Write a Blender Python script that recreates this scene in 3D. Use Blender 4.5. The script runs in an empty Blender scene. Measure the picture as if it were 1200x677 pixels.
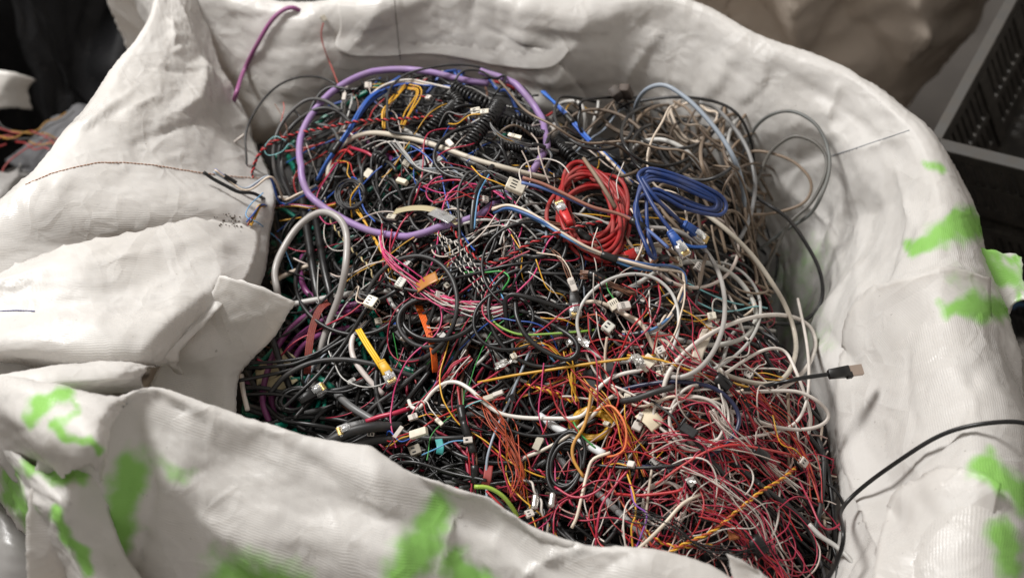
import bpy, math, random
import numpy as np
from mathutils import Vector
from mathutils.bvhtree import BVHTree
random.seed(7); RNG = np.random.default_rng(11)
SC = bpy.context.scene; COL = SC.collection

# ------------------------------------------------------------------ camera
CAM = np.array([0.0, -1.02, 1.12]); FPX = 1733.0
TGT = np.array([0.0, 0.0, 0.0])
FW = (TGT - CAM) / np.linalg.norm(TGT - CAM)
RT = np.array([1.0, 0, 0]); UP = np.cross(RT, FW)
def ray(px, py):
    d = FW * FPX + RT * (px - 600) + UP * (338.5 - py)
    return d / np.linalg.norm(d)
def W(px, py, z=0.0):
    d = ray(px, py); return CAM + d * ((z - CAM[2]) / d[2])
def proj(P):
    P = np.asarray(P, float); v = P - CAM
    d = v @ FW
    return np.stack([600 + FPX * (v @ RT) / d, 338.5 - FPX * (v @ UP) / d], -1)

# heap surface: height field from measured spots (pixel -> world once)
_HP = [(520,100,.0),(430,120,-.015),(400,150,-.01),(640,130,.0),(330,170,-.06),(320,215,-.06),(300,330,-.085),
 (290,440,-.09),(450,200,.01),(450,300,.0),(560,200,.03),(600,290,.035),(700,160,-.03),(700,250,.01),(790,240,-.02),(850,200,-.10),
 (700,115,-.10),(780,140,-.12),(900,140,-.20),(960,200,-.24),(930,300,-.24),(945,370,-.22),(895,380,-.09),(950,430,-.16),(850,350,-.03),(880,450,-.03),(970,520,-.09),(985,600,-.12),
 (950,660,-.12),(750,350,.02),(780,450,.02),(700,420,.015),(600,450,-.005),(600,370,.02),(520,380,-.02),(450,420,-.06),(400,340,-.08),(380,450,-.09),
 (470,500,-.09),(560,520,-.07),(620,560,-.09),(700,600,-.09),(700,520,-.03),(800,540,.0),(880,570,-.03),(800,660,-.10),(350,250,-.08),(340,120,-.09)]
_HC = np.array([np.append(W(a,b,c)[:2], c) for a,b,c in _HP])
def mound(x, y):
    x = np.asarray(x, float); y = np.asarray(y, float)
    d2 = (x[..., None]-_HC[:,0])**2 + (y[..., None]-_HC[:,1])**2
    w = np.exp(-d2/(2*.045**2)) + 1e-3*np.exp(-d2/(2*.12**2)) + 1e-9
    return (w*_HC[:,2]).sum(-1)/w.sum(-1)
def S(px, py, off=0.0):
    z = -.03
    for _ in range(25):
        p = W(px, py, z); z = .5*z + .5*(float(mound(p[0], p[1])) + off)
    return W(px, py, z)

# ------------------------------------------------------------------ object helpers
def props(o, label=None, cat=None, group=None, kind=None):
    if label: o['label'] = label
    if cat: o['category'] = cat
    if group: o['group'] = group
    if kind: o['kind'] = kind
    return o
def empty(name, loc=(0,0,0)):
    o = bpy.data.objects.new(name, None); COL.objects.link(o); o.location = loc
    o.empty_display_size = .01
    return o
def mesh_obj(name, V, F, mats, parent=None, mi=None, smooth=True):
    """V world coordinates; under a parent they become local to it."""
    V = np.asarray(V, float)
    if parent is not None: org = np.array(parent.location)
    else: org = V.mean(0)
    me = bpy.data.meshes.new(name)
    F = np.asarray(F, dtype=np.int64) if not isinstance(F, list) else F
    V2 = V - org
    if isinstance(F, np.ndarray):
        me.vertices.add(len(V2)); me.vertices.foreach_set('co', V2.astype(np.float32).ravel())
        n = F.shape[1]; me.loops.add(F.size); me.loops.foreach_set('vertex_index', F.astype(np.int32).ravel())
        me.polygons.add(len(F)); me.polygons.foreach_set('loop_start', (np.arange(len(F))*n).astype(np.int32))
        me.update(calc_edges=True)
    else:
        me.from_pydata([tuple(v) for v in V2], [], F)
    if not isinstance(mats, (list, tuple)): mats = [mats]
    for m in mats: me.materials.append(m)
    if mi is not None: me.polygons.foreach_set('material_index', np.asarray(mi, np.int32))
    me.polygons.foreach_set('use_smooth', np.full(len(me.polygons), bool(smooth)))
    me.update()
    o = bpy.data.objects.new(name, me); COL.objects.link(o)
    if parent is not None: o.parent = parent
    else: o.location = org
    return o

def catmull(P, n=None, step=.004, closed=False):
    P = np.asarray(P, float)
    if closed: Q = np.vstack([P[-1], P, P[0], P[1]])
    else: Q = np.vstack([2*P[0]-P[1], P, 2*P[-1]-P[-2]])
    segs = len(Q)-3; out = []
    for i in range(segs):
        p0,p1,p2,p3 = Q[i:i+4]
        m = max(2, int(np.linalg.norm(p2-p1)/(step*.4)))
        t = (np.arange(m)/m)[:,None]
        out.append(.5*((2*p1)+(-p0+p2)*t+(2*p0-5*p1+4*p2-p3)*t**2+(-p0+3*p1-3*p2+p3)*t**3))
    out.append(Q[-2][None]); C = np.vstack(out)
    L = np.concatenate([[0], np.cumsum(np.linalg.norm(np.diff(C, axis=0), axis=1))])
    if n is None: n = max(4, int(L[-1]/step)+1)
    s = np.linspace(0, L[-1], n)
    return np.stack([np.interp(s, L, C[:,k]) for k in range(C.shape[1])], -1)

def frames(P):
    T = np.gradient(P, axis=0); T /= (np.linalg.norm(T, axis=1, keepdims=True)+1e-12)
    N = np.zeros_like(P); up = np.array([0,0,1.0])
    if abs(T[0]@up) > .95: up = np.array([1.0,0,0])
    n = up - T[0]*(up@T[0]); N[0] = n/np.linalg.norm(n)
    for i in range(1, len(P)):
        n = N[i-1] - T[i]*(N[i-1]@T[i]); N[i] = n/(np.linalg.norm(n)+1e-12)
    return T, N, np.cross(T, N)

def tubeVF(P, r, sides=8, prof=None, cap=True):
    """quads of a swept tube; r scalar or per point"""
    P = np.asarray(P, float); n = len(P); T,N,B = frames(P)
    r = np.broadcast_to(np.asarray(r, float), (n,))
    a = np.arange(sides)*2*math.pi/sides
    c, s = np.cos(a), np.sin(a)
    if prof is not None: c, s = prof[:,0], prof[:,1]; sides = len(c)
    V = P[:,None]+r[:,None,None]*(c[None,:,None]*N[:,None]+s[None,:,None]*B[:,None])
    V = V.reshape(-1,3)
    i = np.arange(n-1)[:,None]*sides; j = np.arange(sides)[None]; k = (j+1)%sides
    F = np.stack([i+j, i+k, i+sides+k, i+sides+j], -1).reshape(-1,4)
    if cap:
        # close the ends with a pinched centre
        V = np.vstack([V, P[0]-T[0]*r[0]*.2, P[-1]+T[-1]*r[-1]*.2]); a0 = len(V)-2; a1 = len(V)-1
        j = np.arange(0, sides, 2)
        c0 = np.stack([np.full(len(j),a0), (j+2)%sides, (j+1)%sides, j], -1)
        b = (n-1)*sides
        c1 = np.stack([np.full(len(j),a1), b+j, b+(j+1)%sides, b+(j+2)%sides], -1)
        if sides%2==0: F = np.vstack([F, c0, c1])
    return V, F
class Acc:
    def __init__(s): s.V=[]; s.F=[]; s.M=[]; s.n=0
    def add(s, V, F, m=0):
        s.V.append(np.asarray(V)); s.F.append(np.asarray(F)+s.n); s.M.append(np.full(len(F), m)); s.n += len(V)
    def obj(s, name, mats, parent=None, smooth=True):
        return mesh_obj(name, np.vstack(s.V), np.vstack(s.F), mats, parent, np.concatenate(s.M), smooth)
def boxVF(c, ax, ay, az, hx, hy, hz, bev=.18, taper=1.0):
    """chamfered box as quads: 3-section rounded outline along x"""
    c, ax, ay, az = map(lambda v: np.asarray(v, float), (c, ax, ay, az))
    b = bev*min(hy, hz)
    out = [(hy-b,hz),(hy,hz-b),(hy,-hz+b),(hy-b,-hz),(-hy+b,-hz),(-hy,-hz+b),(-hy,hz-b),(-hy+b,hz)]
    V=[]; st = [(-hx,.86,1),(-hx+b,1,1),(hx-b,taper,1),(hx,taper*.86,1)]
    for x,s,_ in st:
        for y,z in out: V.append(c+ax*x+ay*y*s+az*z*s)
    F=[]
    for i in range(3):
        for j in range(8):
            k=(j+1)%8; F.append((i*8+j,i*8+k,(i+1)*8+k,(i+1)*8+j))
    for base, fl in ((0,1),(24,0)):
        for q in ((0,1,2,3),(0,3,4,7),(4,5,6,7)):
            q=[base+t for t in q]; F.append(tuple(q if not fl else q[::-1]))
    return np.array(V), np.array(F)
def basis(p, q, nrm=None):
    ax = np.asarray(q,float)-p; ax/=np.linalg.norm(ax)
    n = np.array([0,-.35,1.0]) if nrm is None else np.asarray(nrm,float)
    az = n-ax*(n@ax); az/=np.linalg.norm(az); return ax, np.cross(az,ax), az

# ------------------------------------------------------------------ materials
MATS = {}
def nt(name):
    m = bpy.data.materials.new(name); m.use_nodes = True
    t = m.node_tree; b = t.nodes['Principled BSDF']; return m, t, b
def N(t, typ, **kw):
    n = t.nodes.new(typ)
    for k, v in kw.items():
        if k in n.inputs: n.inputs[k].default_value = v
        else: setattr(n, k, v)
    return n
def pvc(col, rough=.42, name=None, metal=0, dust=.25, trans=0, vary=.15):
    key = (tuple(col), rough, metal, trans, dust)
    if key in MATS: return MATS[key]
    m, t, b = nt(name or 'sheath')
    b.inputs['Roughness'].default_value = rough; b.inputs['Metallic'].default_value = metal
    b.inputs['Specular IOR Level'].default_value = .45
    if trans: b.inputs['Transmission Weight'].default_value = trans; b.inputs['IOR'].default_value=1.45
    geo = N(t,'ShaderNodeNewGeometry')
    nz = N(t,'ShaderNodeTexNoise', Scale=55.0, Detail=4.0)
    t.links.new(geo.outputs['Position'], nz.inputs['Vector'])
    rmp = N(t,'ShaderNodeMapRange'); rmp.inputs['From Min'].default_value=.42; rmp.inputs['From Max'].default_value=.75
    rmp.inputs['To Max'].default_value=dust
    t.links.new(nz.outputs['Fac'], rmp.inputs['Value'])
    info = N(t,'ShaderNodeObjectInfo')
    hsv = N(t,'ShaderNodeHueSaturation'); hsv.inputs['Color'].default_value = (*col,1)
    mr = N(t,'ShaderNodeMapRange'); mr.inputs['To Min'].default_value=1-vary; mr.inputs['To Max'].default_value=1+vary
    t.links.new(info.outputs['Random'], mr.inputs['Value']); t.links.new(mr.outputs['Result'], hsv.inputs['Value'])
    mx = N(t,'ShaderNodeMix', data_type='RGBA')
    mx.inputs['B'].default_value=(.20,.175,.15,1)
    t.links.new(rmp.outputs['Result'], mx.inputs['Factor']); t.links.new(hsv.outputs['Color'], mx.inputs['A'])
    t.links.new(mx.outputs['Result'], b.inputs['Base Color'])
    r2 = N(t,'ShaderNodeMath', operation='ADD'); r2.inputs[1].default_value=rough
    t.links.new(rmp.outputs['Result'], r2.inputs[0]); t.links.new(r2.outputs[0], b.inputs['Roughness'])
    bp = N(t,'ShaderNodeBump', Strength=.15, Distance=.0004)
    n2 = N(t,'ShaderNodeTexNoise', Scale=260.0, Detail=2.0); t.links.new(geo.outputs['Position'], n2.inputs['Vector'])
    t.links.new(n2.outputs['Fac'], bp.inputs['Height']); t.links.new(bp.outputs['Normal'], b.inputs['Normal'])
    MATS[key] = m; return m
# ------------------------------------------------------------------ woven fabric
def fabric(name, base=(.74,.73,.71), warm=(1.0,.90,.80), transl=.36, weave=.0018, rough=.38, dirt=.30, spray=True, bump=.16, gloss=.55):
    m, t, b = nt(name)
    L = t.links.new
    uv = N(t,'ShaderNodeUVMap', uv_map='UVMap')
    sep = N(t,'ShaderNodeSeparateXYZ'); L(uv.outputs['UV'], sep.inputs[0])
    def wave(sock, per):
        a = N(t,'ShaderNodeMath', operation='MULTIPLY'); a.inputs[1].default_value = 2*math.pi/per; L(sock, a.inputs[0])
        s = N(t,'ShaderNodeMath', operation='SINE'); L(a.outputs[0], s.inputs[0]); return s.outputs[0]
    su, sv = wave(sep.outputs['X'], weave*2), wave(sep.outputs['Y'], weave)
    pr = N(t,'ShaderNodeMath', operation='MULTIPLY'); L(su, pr.inputs[0]); L(sv, pr.inputs[1])
    ab = N(t,'ShaderNodeMath', operation='MULTIPLY_ADD'); ab.inputs[1].default_value=1.6; L(sv, ab.inputs[0]); L(pr.outputs[0], ab.inputs[2])
    geo = N(t,'ShaderNodeNewGeometry')
    nb = N(t,'ShaderNodeTexNoise', Scale=420.0, Detail=3.0); L(geo.outputs['Position'], nb.inputs['Vector'])
    ad = N(t,'ShaderNodeMath', operation='ADD'); L(ab.outputs[0], ad.inputs[0]); L(nb.outputs['Fac'], ad.inputs[1])
    bp = N(t,'ShaderNodeBump', Strength=bump, Distance=.0005); L(ad.outputs[0], bp.inputs['Height'])
    n3 = N(t,'ShaderNodeTexNoise', Scale=26.0, Detail=6.0, Roughness=.62); L(geo.outputs['Position'], n3.inputs['Vector'])
    bp2 = N(t,'ShaderNodeBump', Strength=.12, Distance=.004); L(n3.outputs['Fac'], bp2.inputs['Height']); L(bp.outputs['Normal'], bp2.inputs['Normal'])
    # sharp little creases of stiff plastic cloth: edges of distorted cells, only in places
    nd = N(t,'ShaderNodeTexNoise', Scale=9.0, Detail=2.0); L(geo.outputs['Position'], nd.inputs['Vector'])
    vm = N(t,'ShaderNodeVectorMath', operation='MULTIPLY_ADD'); vm.inputs[1].default_value=(.05,.05,.05); L(nd.outputs['Color'], vm.inputs[0]); L(geo.outputs['Position'], vm.inputs[2])
    prev = bp2.outputs['Normal']
    for sc_,dist_,lo,hi in ((13.,.010,.46,.58),(34.,.0035,.48,.6)):
        v1 = N(t,'ShaderNodeTexVoronoi', feature='DISTANCE_TO_EDGE', Scale=sc_); L(vm.outputs[0], v1.inputs['Vector'])
        mn = N(t,'ShaderNodeMath', operation='MINIMUM'); mn.inputs[1].default_value=.16; L(v1.outputs['Distance'], mn.inputs[0])
        nm = N(t,'ShaderNodeTexNoise', Scale=sc_*.55, Detail=1.0); L(geo.outputs['Position'], nm.inputs['Vector'])
        rm_ = N(t,'ShaderNodeMapRange'); rm_.inputs['From Min'].default_value=lo; rm_.inputs['From Max'].default_value=hi; L(nm.outputs['Fac'], rm_.inputs['Value'])
        ml = N(t,'ShaderNodeMath', operation='MULTIPLY'); L(mn.outputs[0], ml.inputs[0]); L(rm_.outputs['Result'], ml.inputs[1])
        b3 = N(t,'ShaderNodeBump', Strength=.8, Distance=dist_); b3.invert = True; L(ml.outputs[0], b3.inputs['Height']); L(prev, b3.inputs['Normal']); prev = b3.outputs['Normal']
    # grime
    n4 = N(t,'ShaderNodeTexNoise', Scale=7.0, Detail=8.0, Roughness=.7); L(geo.outputs['Position'], n4.inputs['Vector'])
    r4 = N(t,'ShaderNodeMapRange'); r4.inputs['From Min'].default_value=.45; r4.inputs['From Max'].default_value=.8; r4.inputs['To Max'].default_value=dirt
    L(n4.outputs['Fac'], r4.inputs['Value'])
    mx = N(t,'ShaderNodeMix', data_type='RGBA'); mx.inputs['A'].default_value=(*base,1); mx.inputs['B'].default_value=(base[0]*.62,base[1]*.57,base[2]*.5,1)
    L(r4.outputs['Result'], mx.inputs['Factor'])
    # dark specks
    vo = N(t,'ShaderNodeTexNoise', Scale=170.0, Detail=2.0); L(geo.outputs['Position'], vo.inputs['Vector'])
    r5 = N(t,'ShaderNodeMapRange'); r5.inputs['From Min'].default_value=.72; r5.inputs['From Max'].default_value=.80; r5.inputs['To Max'].default_value=.45
    L(vo.outputs['Fac'], r5.inputs['Value'])
    m2 = N(t,'ShaderNodeMix', data_type='RGBA'); m2.inputs['B'].default_value=(.22,.19,.16,1)
    L(r5.outputs['Result'], m2.inputs['Factor']); L(mx.outputs['Result'], m2.inputs['A'])
    colr = m2.outputs['Result']
    if spray:
        at = N(t,'ShaderNodeAttribute', attribute_name='spray')
        nn = N(t,'ShaderNodeTexNoise', Scale=60.0, Detail=5.0); L(geo.outputs['Position'], nn.inputs['Vector'])
        a1 = N(t,'ShaderNodeMath', operation='MULTIPLY_ADD'); a1.inputs[1].default_value=.9; a1.inputs[2].default_value=-.45; L(nn.outputs['Fac'], a1.inputs[0])
        a2 = N(t,'ShaderNodeMath', operation='ADD'); L(at.outputs['Fac'], a2.inputs[0]); L(a1.outputs[0], a2.inputs[1])
        rr = N(t,'ShaderNodeMapRange', interpolation_type='SMOOTHSTEP'); rr.inputs['From Min'].default_value=.22; rr.inputs['From Max'].default_value=1.15; rr.inputs['To Max'].default_value=.88
        L(a2.outputs[0], rr.inputs['Value'])
        m3 = N(t,'ShaderNodeMix', data_type='RGBA'); m3.inputs['B'].default_value=(.27,.64,.08,1)
        L(rr.outputs['Result'], m3.inputs['Factor']); L(colr, m3.inputs['A']); colr = m3.outputs['Result']
    L(colr, b.inputs['Base Color'])
    b.inputs['Specular IOR Level'].default_value = gloss
    n6 = N(t,'ShaderNodeTexNoise', Scale=11.0, Detail=3.0); L(geo.outputs['Position'], n6.inputs['Vector'])
    n7 = N(t,'ShaderNodeTexNoise', Scale=600.0, Detail=1.0); L(geo.outputs['Position'], n7.inputs['Vector'])
    r6 = N(t,'ShaderNodeMapRange'); r6.inputs['From Min'].default_value=.40; r6.inputs['From Max'].default_value=.62; r6.inputs['To Min'].default_value=rough+.16; r6.inputs['To Max'].default_value=rough-.12
    L(n6.outputs['Fac'], r6.inputs['Value'])
    a7 = N(t,'ShaderNodeMath', operation='MULTIPLY_ADD'); a7.inputs[1].default_value=-.25; L(n7.outputs['Fac'], a7.inputs[0]); L(r6.outputs['Result'], a7.inputs[2])
    a8 = N(t,'ShaderNodeMath', operation='ADD'); a8.inputs[1].default_value=.12; L(a7.outputs[0], a8.inputs[0]); L(a8.outputs[0], b.inputs['Roughness'])
    L(prev, b.inputs['Normal'])
    tr = N(t,'ShaderNodeBsdfTranslucent'); 
    L(prev, tr.inputs['Normal']); mm = N(t,'ShaderNodeMix', data_type='RGBA', blend_type='MULTIPLY'); mm.inputs['Factor'].default_value=1; mm.inputs['B'].default_value=(*warm,1)
    L(colr, mm.inputs['A']); L(mm.outputs['Result'], tr.inputs['Color'])
    ms = N(t,'ShaderNodeMixShader'); ms.inputs[0].default_value = transl
    L(b.outputs[0], ms.inputs[1]); L(tr.outputs[0], ms.inputs[2])
    L(ms.outputs[0], t.nodes['Material Output'].inputs['Surface'])
    return m

def grid_eval(C, nu, nv):
    """C [R][K][3] control grid -> [nu(rows) , nv(cols), 3]"""
    C = np.asarray(C, float)
    def along(A, n):            # A [K, M, 3]: resample axis 0
        d = np.linalg.norm(np.diff(A, axis=0), axis=2).mean(1); L = np.concatenate([[0], np.cumsum(d)])
        Q = np.concatenate([2*A[:1]-A[1:2], A, 2*A[-1:]-A[-2:-1]])
        s = np.linspace(0, L[-1], n); i = np.clip(np.searchsorted(L, s, side='right')-1, 0, len(A)-2)
        t = ((s-L[i])/(L[i+1]-L[i]))[:,None,None]
        p0,p1,p2,p3 = Q[i],Q[i+1],Q[i+2],Q[i+3]
        return .5*((2*p1)+(-p0+p2)*t+(2*p0-5*p1+4*p2-p3)*t**2+(-p0+3*p1-3*p2+p3)*t**3)
    A = along(C, nu)
    return np.swapaxes(along(np.swapaxes(A,0,1), nv), 0, 1)
def up2(A, nu, nv):
    def lin(A, n):
        s = np.linspace(0, len(A)-1, n); i = np.minimum(s.astype(int), len(A)-2); t=(s-i)[:,None,None]
        return A[i]*(1-t)+A[i+1]*t
    return np.swapaxes(lin(np.swapaxes(lin(A,nu),0,1),nv),0,1)
def smooth_noise(shape, cells, rng):
    g = rng.standard_normal((cells[0]+3, cells[1]+3, 1)); return up2(g, *shape)[...,0]
SETS = [(0,1,1.),(1,0,1.),(1,1,.7),(1,-1,.7),(0,2,.35),(2,0,.35),(0,4,.2),(4,0,.2)]
def relax(p, T, slack, iters, kf, bend=1.0):
    nu, nv, _ = p.shape; cs = []
    for di,dj,w in SETS:
        a = (slice(0,nu-di), slice(0,nv-dj)) if dj>=0 else (slice(0,nu-di), slice(-dj,nv))
        b = (slice(di,nu), slice(dj,nv)) if dj>=0 else (slice(di,nu), slice(0,nv+dj))
        r = np.linalg.norm(T[b]-T[a], axis=2)*(1+.5*(slack[a]+slack[b]))
        if abs(di)+abs(dj)>2 or di==2 or dj==2: w*=bend
        cs.append((a,b,r,w))
    W_ = np.zeros((nu,nv,1))
    for a,b,r,w in cs: W_[a]+=w; W_[b]+=w
    for it in range(iters):
        acc = np.zeros_like(p)
        for a,b,r,w in cs:
            d = p[b]-p[a]; l = np.linalg.norm(d, axis=2)+1e-9
            c = (d*((l-r)/l*.5*w)[...,None]); acc[a]+=c; acc[b]-=c
        p = p + acc/W_*1.6
        p = p + kf*(T-p)
    return p
SPRAY = []   # (polyline px, radius, strength)
def spray_val(P, strokes, warp=True):
    q = proj(P.reshape(-1,3)); v = np.zeros(len(q))
    if warp: q = q + np.stack([3*np.sin(q[:,1]*.11+q[:,0]*.03)+2*np.sin(q[:,1]*.27+1),3*np.sin(q[:,0]*.13+q[:,1]*.05)+2*np.sin(q[:,0]*.31)],-1)
    for poly, rad, st in strokes:
        poly = np.array(poly, float)
        best = np.full(len(q), 1e9)
        for a,b in zip(poly[:-1], poly[1:]):
            ab=b-a; t=np.clip(((q-a)@ab)/(ab@ab+1e-9),0,1); best=np.minimum(best, np.linalg.norm(q-a-t[:,None]*ab,axis=1))
        v = np.maximum(v, st*np.clip(1.45-.78*best/rad,0,1.25))
    return v
CLOTHS = []
def crease_val(P, poly, wd):
    q = proj(P.reshape(-1,3)); C = catmull(np.array([(a,b,0.) for a,b in poly]), 24)[:,:2]
    d = np.full(len(q),1e9); s = np.zeros(len(q))
    for i,(a,b) in enumerate(zip(C[:-1],C[1:])):
        ab=b-a; t=np.clip(((q-a)@ab)/(ab@ab+1e-9),0,1); v=q-a-t[:,None]*ab; e=np.linalg.norm(v,axis=1); k=e<d
        # one flank falls off more slowly than the other
        cr=ab[0]*v[:,1]-ab[1]*v[:,0]; ee=e*np.where(cr>0,.55,1.3)
        d=np.where(k,e,d); s=np.where(k,(i+t)/23,s); 
        if i==0: E=ee.copy()
        else: E=np.where(k,ee,E)
    return (np.exp(-E/(wd*.8))*np.sin(np.clip(s,.0,1)*math.pi)**.6*(1+.25*np.sin(s*17))).reshape(P.shape[:2])
from mathutils.geometry import delaunay_2d_cdt
def facets(nu, nv, hu, hv, cell, amp, rng, keep=.75):
    """piecewise flat crumple: random heights on scattered points, joined by flat triangles with sharp ridges"""
    n=max(12,int((hu+2*cell)*(hv+2*cell)/cell**2)); pts=np.column_stack([rng.uniform(-cell,hu+cell,n), rng.uniform(-cell,hv+cell,n)])
    # thin out close pairs
    ok=[pts[0]]; arr=np.full((n,2),99.); arr[0]=pts[0]
    for p in pts[1:]:
        if ((arr[:len(ok)]-p)**2).sum(1).min()>(.42*cell)**2: arr[len(ok)]=p; ok.append(p)
    ok += [np.array([a,b]) for a in (-2*cell,hu+2*cell) for b in (-2*cell,hv+2*cell)]
    hts=rng.normal(size=len(ok))*amp*(rng.uniform(size=len(ok))<keep)
    vs,_,fs,ov,_,_=delaunay_2d_cdt([Vector((float(a),float(b))) for a,b in ok],[],[],0,1e-6)
    hh=np.array([hts[o[0]] if o else 0. for o in ov]); vv=np.array([tuple(v) for v in vs])
    H=np.zeros((nu,nv)); U,V_=np.meshgrid(np.linspace(0,hu,nu),np.linspace(0,hv,nv),indexing='ij')
    for f in fs:
        if len(f)!=3: continue
        a,b,c=vv[f[0]],vv[f[1]],vv[f[2]]
        i0=max(0,int(min(a[0],b[0],c[0])/hu*(nu-1))); i1=min(nu,int(max(a[0],b[0],c[0])/hu*(nu-1))+2)
        j0=max(0,int(min(a[1],b[1],c[1])/hv*(nv-1))); j1=min(nv,int(max(a[1],b[1],c[1])/hv*(nv-1))+2)
        if i1<=i0 or j1<=j0: continue
        u=U[i0:i1,j0:j1]; v=V_[i0:i1,j0:j1]; den=(b[1]-c[1])*(a[0]-c[0])+(c[0]-b[0])*(a[1]-c[1])
        if abs(den)<1e-12: continue
        w0=((b[1]-c[1])*(u-c[0])+(c[0]-b[0])*(v-c[1]))/den; w1=((c[1]-a[1])*(u-c[0])+(a[0]-c[0])*(v-c[1]))/den; w2=1-w0-w1
        m=(w0>=-1e-6)&(w1>=-1e-6)&(w2>=-1e-6); H[i0:i1,j0:j1][m]=(w0*hh[f[0]]+w1*hh[f[1]]+w2*hh[f[2]])[m]
    return H
def cloth(name, ctrl, mat, parent, spacing=.005, slack=.02, kf=.012, seed=1, strokes=(), iters=(160,70), creases=(), thick=.0007, bend=1.0, edge=.25, crumple=.16, fac=1.0):
    rng = np.random.default_rng(seed)
    C = np.asarray(ctrl, float)
    hu = np.linalg.norm(np.diff(C,axis=0),axis=2).mean(1).sum(); hv = np.linalg.norm(np.diff(C,axis=1),axis=2).mean(0).sum()
    nu, nv = max(8,int(hu/spacing)), max(8,int(hv/spacing))
    cu, cv = max(6,nu//3), max(6,nv//3)
    def sl(nu,nv,s):
        r = np.random.default_rng(seed+5)
        a = smooth_noise((nu,nv),(max(2,int(hu/.09)),max(2,int(hv/.09))),r)
        return s*np.clip(.7+.8*a,0,2.4)
    def kmap(nu,nv,k):
        K = np.full((nu,nv,1),k); e=.35
        K[0]=e;K[-1]=e;K[:,0]=e;K[:,-1]=e; K = np.maximum(K, k); return K*1.0
    Tc = grid_eval(C,cu,cv); p = Tc + rng.standard_normal(Tc.shape)*.0018*np.array([.6,.6,1])
    p = relax(p,Tc,sl(cu,cv,slack),iters[0],kmap(cu,cv,kf) if edge else kf,bend)
    T = grid_eval(C,nu,nv); p = up2(p,nu,nv)
    # measured creases: ridge (+) or valley (-) lines along the normal
    for poly, wd, amp in creases:
        k_ = .6 if wd>=12 else .9; v = crease_val(p, poly, wd*k_); amp = amp*k_*.8
        du=np.gradient(p,axis=0); dv=np.gradient(p,axis=1); n=np.cross(du,dv); n/=np.linalg.norm(n,axis=2,keepdims=True)+1e-9
        vw=(CAM-p); n*=np.sign((n*vw).sum(2,keepdims=True)); p=p+n*(v*amp)[...,None]; T=T+n*(v*amp)[...,None]
    # stiff-fabric crumples: short sharp ridges and valleys of random direction
    su_ = (np.arange(nu)*hu/nu)[:,None]; sv_ = (np.arange(nv)*hv/nv)[None]
    H = np.zeros((nu,nv)); nk = int(crumple*hu*hv*620)
    for _ in range(nk):
        c0,c1 = rng.uniform(0,hu), rng.uniform(0,hv); th = rng.uniform(0,math.pi); ln = rng.uniform(.012,.03)*rng.choice([1,1,2,3.5]); wd = max(.004,ln*rng.uniform(.07,.2))
        a = (su_-c0)*math.cos(th)+(sv_-c1)*math.sin(th); d = -(su_-c0)*math.sin(th)+(sv_-c1)*math.cos(th)
        d = d + .3*a*a/ln*rng.normal()
        side = np.where(d>0, np.exp(-np.abs(d)/wd), np.exp(-np.abs(d)/(wd*rng.uniform(1,3.5))))
        H += rng.choice([-1,1])*ln*.055*side*np.exp(-(a/ln)**2*2)
    du=np.gradient(T,axis=0); dv=np.gradient(T,axis=1)
    loc = np.minimum(np.linalg.norm(du,axis=2)/(hu/nu), np.linalg.norm(dv,axis=2)/(hv/nv))
    for _ in range(10): loc[1:-1,1:-1]=(loc[1:-1,1:-1]*2+loc[:-2,1:-1]+loc[2:,1:-1]+loc[1:-1,:-2]+loc[1:-1,2:])/6
    loc = np.clip((loc-.35)/.55,0.05,1)
    du=np.gradient(p,axis=0); dv=np.gradient(p,axis=1); n=np.cross(du,dv); n/=np.linalg.norm(n,axis=2,keepdims=True)+1e-9
    H = H*loc
    p = p+n*H[...,None]; T = T+n*H[...,None]
    p = p + rng.standard_normal(p.shape)*.0004
    p = relax(p,.35*T+.65*p,sl(nu,nv,slack*.35),iters[1],.01,bend)
    H = facets(nu,nv,hu,hv,.12,.0135*fac,rng,.85)+facets(nu,nv,hu,hv,.05,.0042*fac,rng,.45)+facets(nu,nv,hu,hv,.018,.0008*fac,rng,.35)
    du=np.gradient(p,axis=0); dv=np.gradient(p,axis=1); n=np.cross(du,dv); n/=np.linalg.norm(n,axis=2,keepdims=True)+1e-9
    for _ in range(2): n[1:-1,1:-1]=(n[1:-1,1:-1]+n[:-2,1:-1]+n[2:,1:-1]+n[1:-1,:-2]+n[1:-1,2:])/5
    p = p+n*(H*loc)[...,None]
    i = np.arange(nu-1)[:,None]*nv; j=np.arange(nv-1)[None]
    F = np.stack([i+j,i+j+1,i+nv+j+1,i+nv+j],-1).reshape(-1,4)
    V = p.reshape(-1,3)
    o = mesh_obj(name, V, F, mat, parent)
    me = o.data
    uvl = me.uv_layers.new(name='UVMap')
    U,Vv = np.meshgrid(np.linspace(0,hu,nu), np.linspace(0,hv,nv), indexing='ij'); UV=np.stack([Vv,U],-1).reshape(-1,2)
    uvl.data.foreach_set('uv', UV[F.ravel()].astype(np.float32).ravel())
    at = me.attributes.new('spray','FLOAT','POINT'); at.data.foreach_set('value', (spray_val(p,strokes) if len(strokes) else np.zeros(len(V))).astype(np.float32))
    sd = o.modifiers.new('thickness','SOLIDIFY'); sd.thickness = thick; sd.offset = 0
    CLOTHS.append((name, BVHTree.FromPolygons([Vector(v) for v in V], F.tolist()), V, F))
    return o
def hit(px, py, lift=0.0, only=None):
    """nearest cloth under this spot; point lifted along the upward normal"""
    d = Vector(ray(px,py)); best=None
    for nm,b,_,_ in CLOTHS:
        if only and nm not in only: continue
        h = b.ray_cast(Vector(CAM), d)
        if h[0] is not None and (best is None or h[3]<best[3]): best=h
    if best is None: return W(px,py,0)
    n = best[1]; 
    if n.dot(d)>0: n=-n
    return np.array(best[0]+n*lift)

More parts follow.
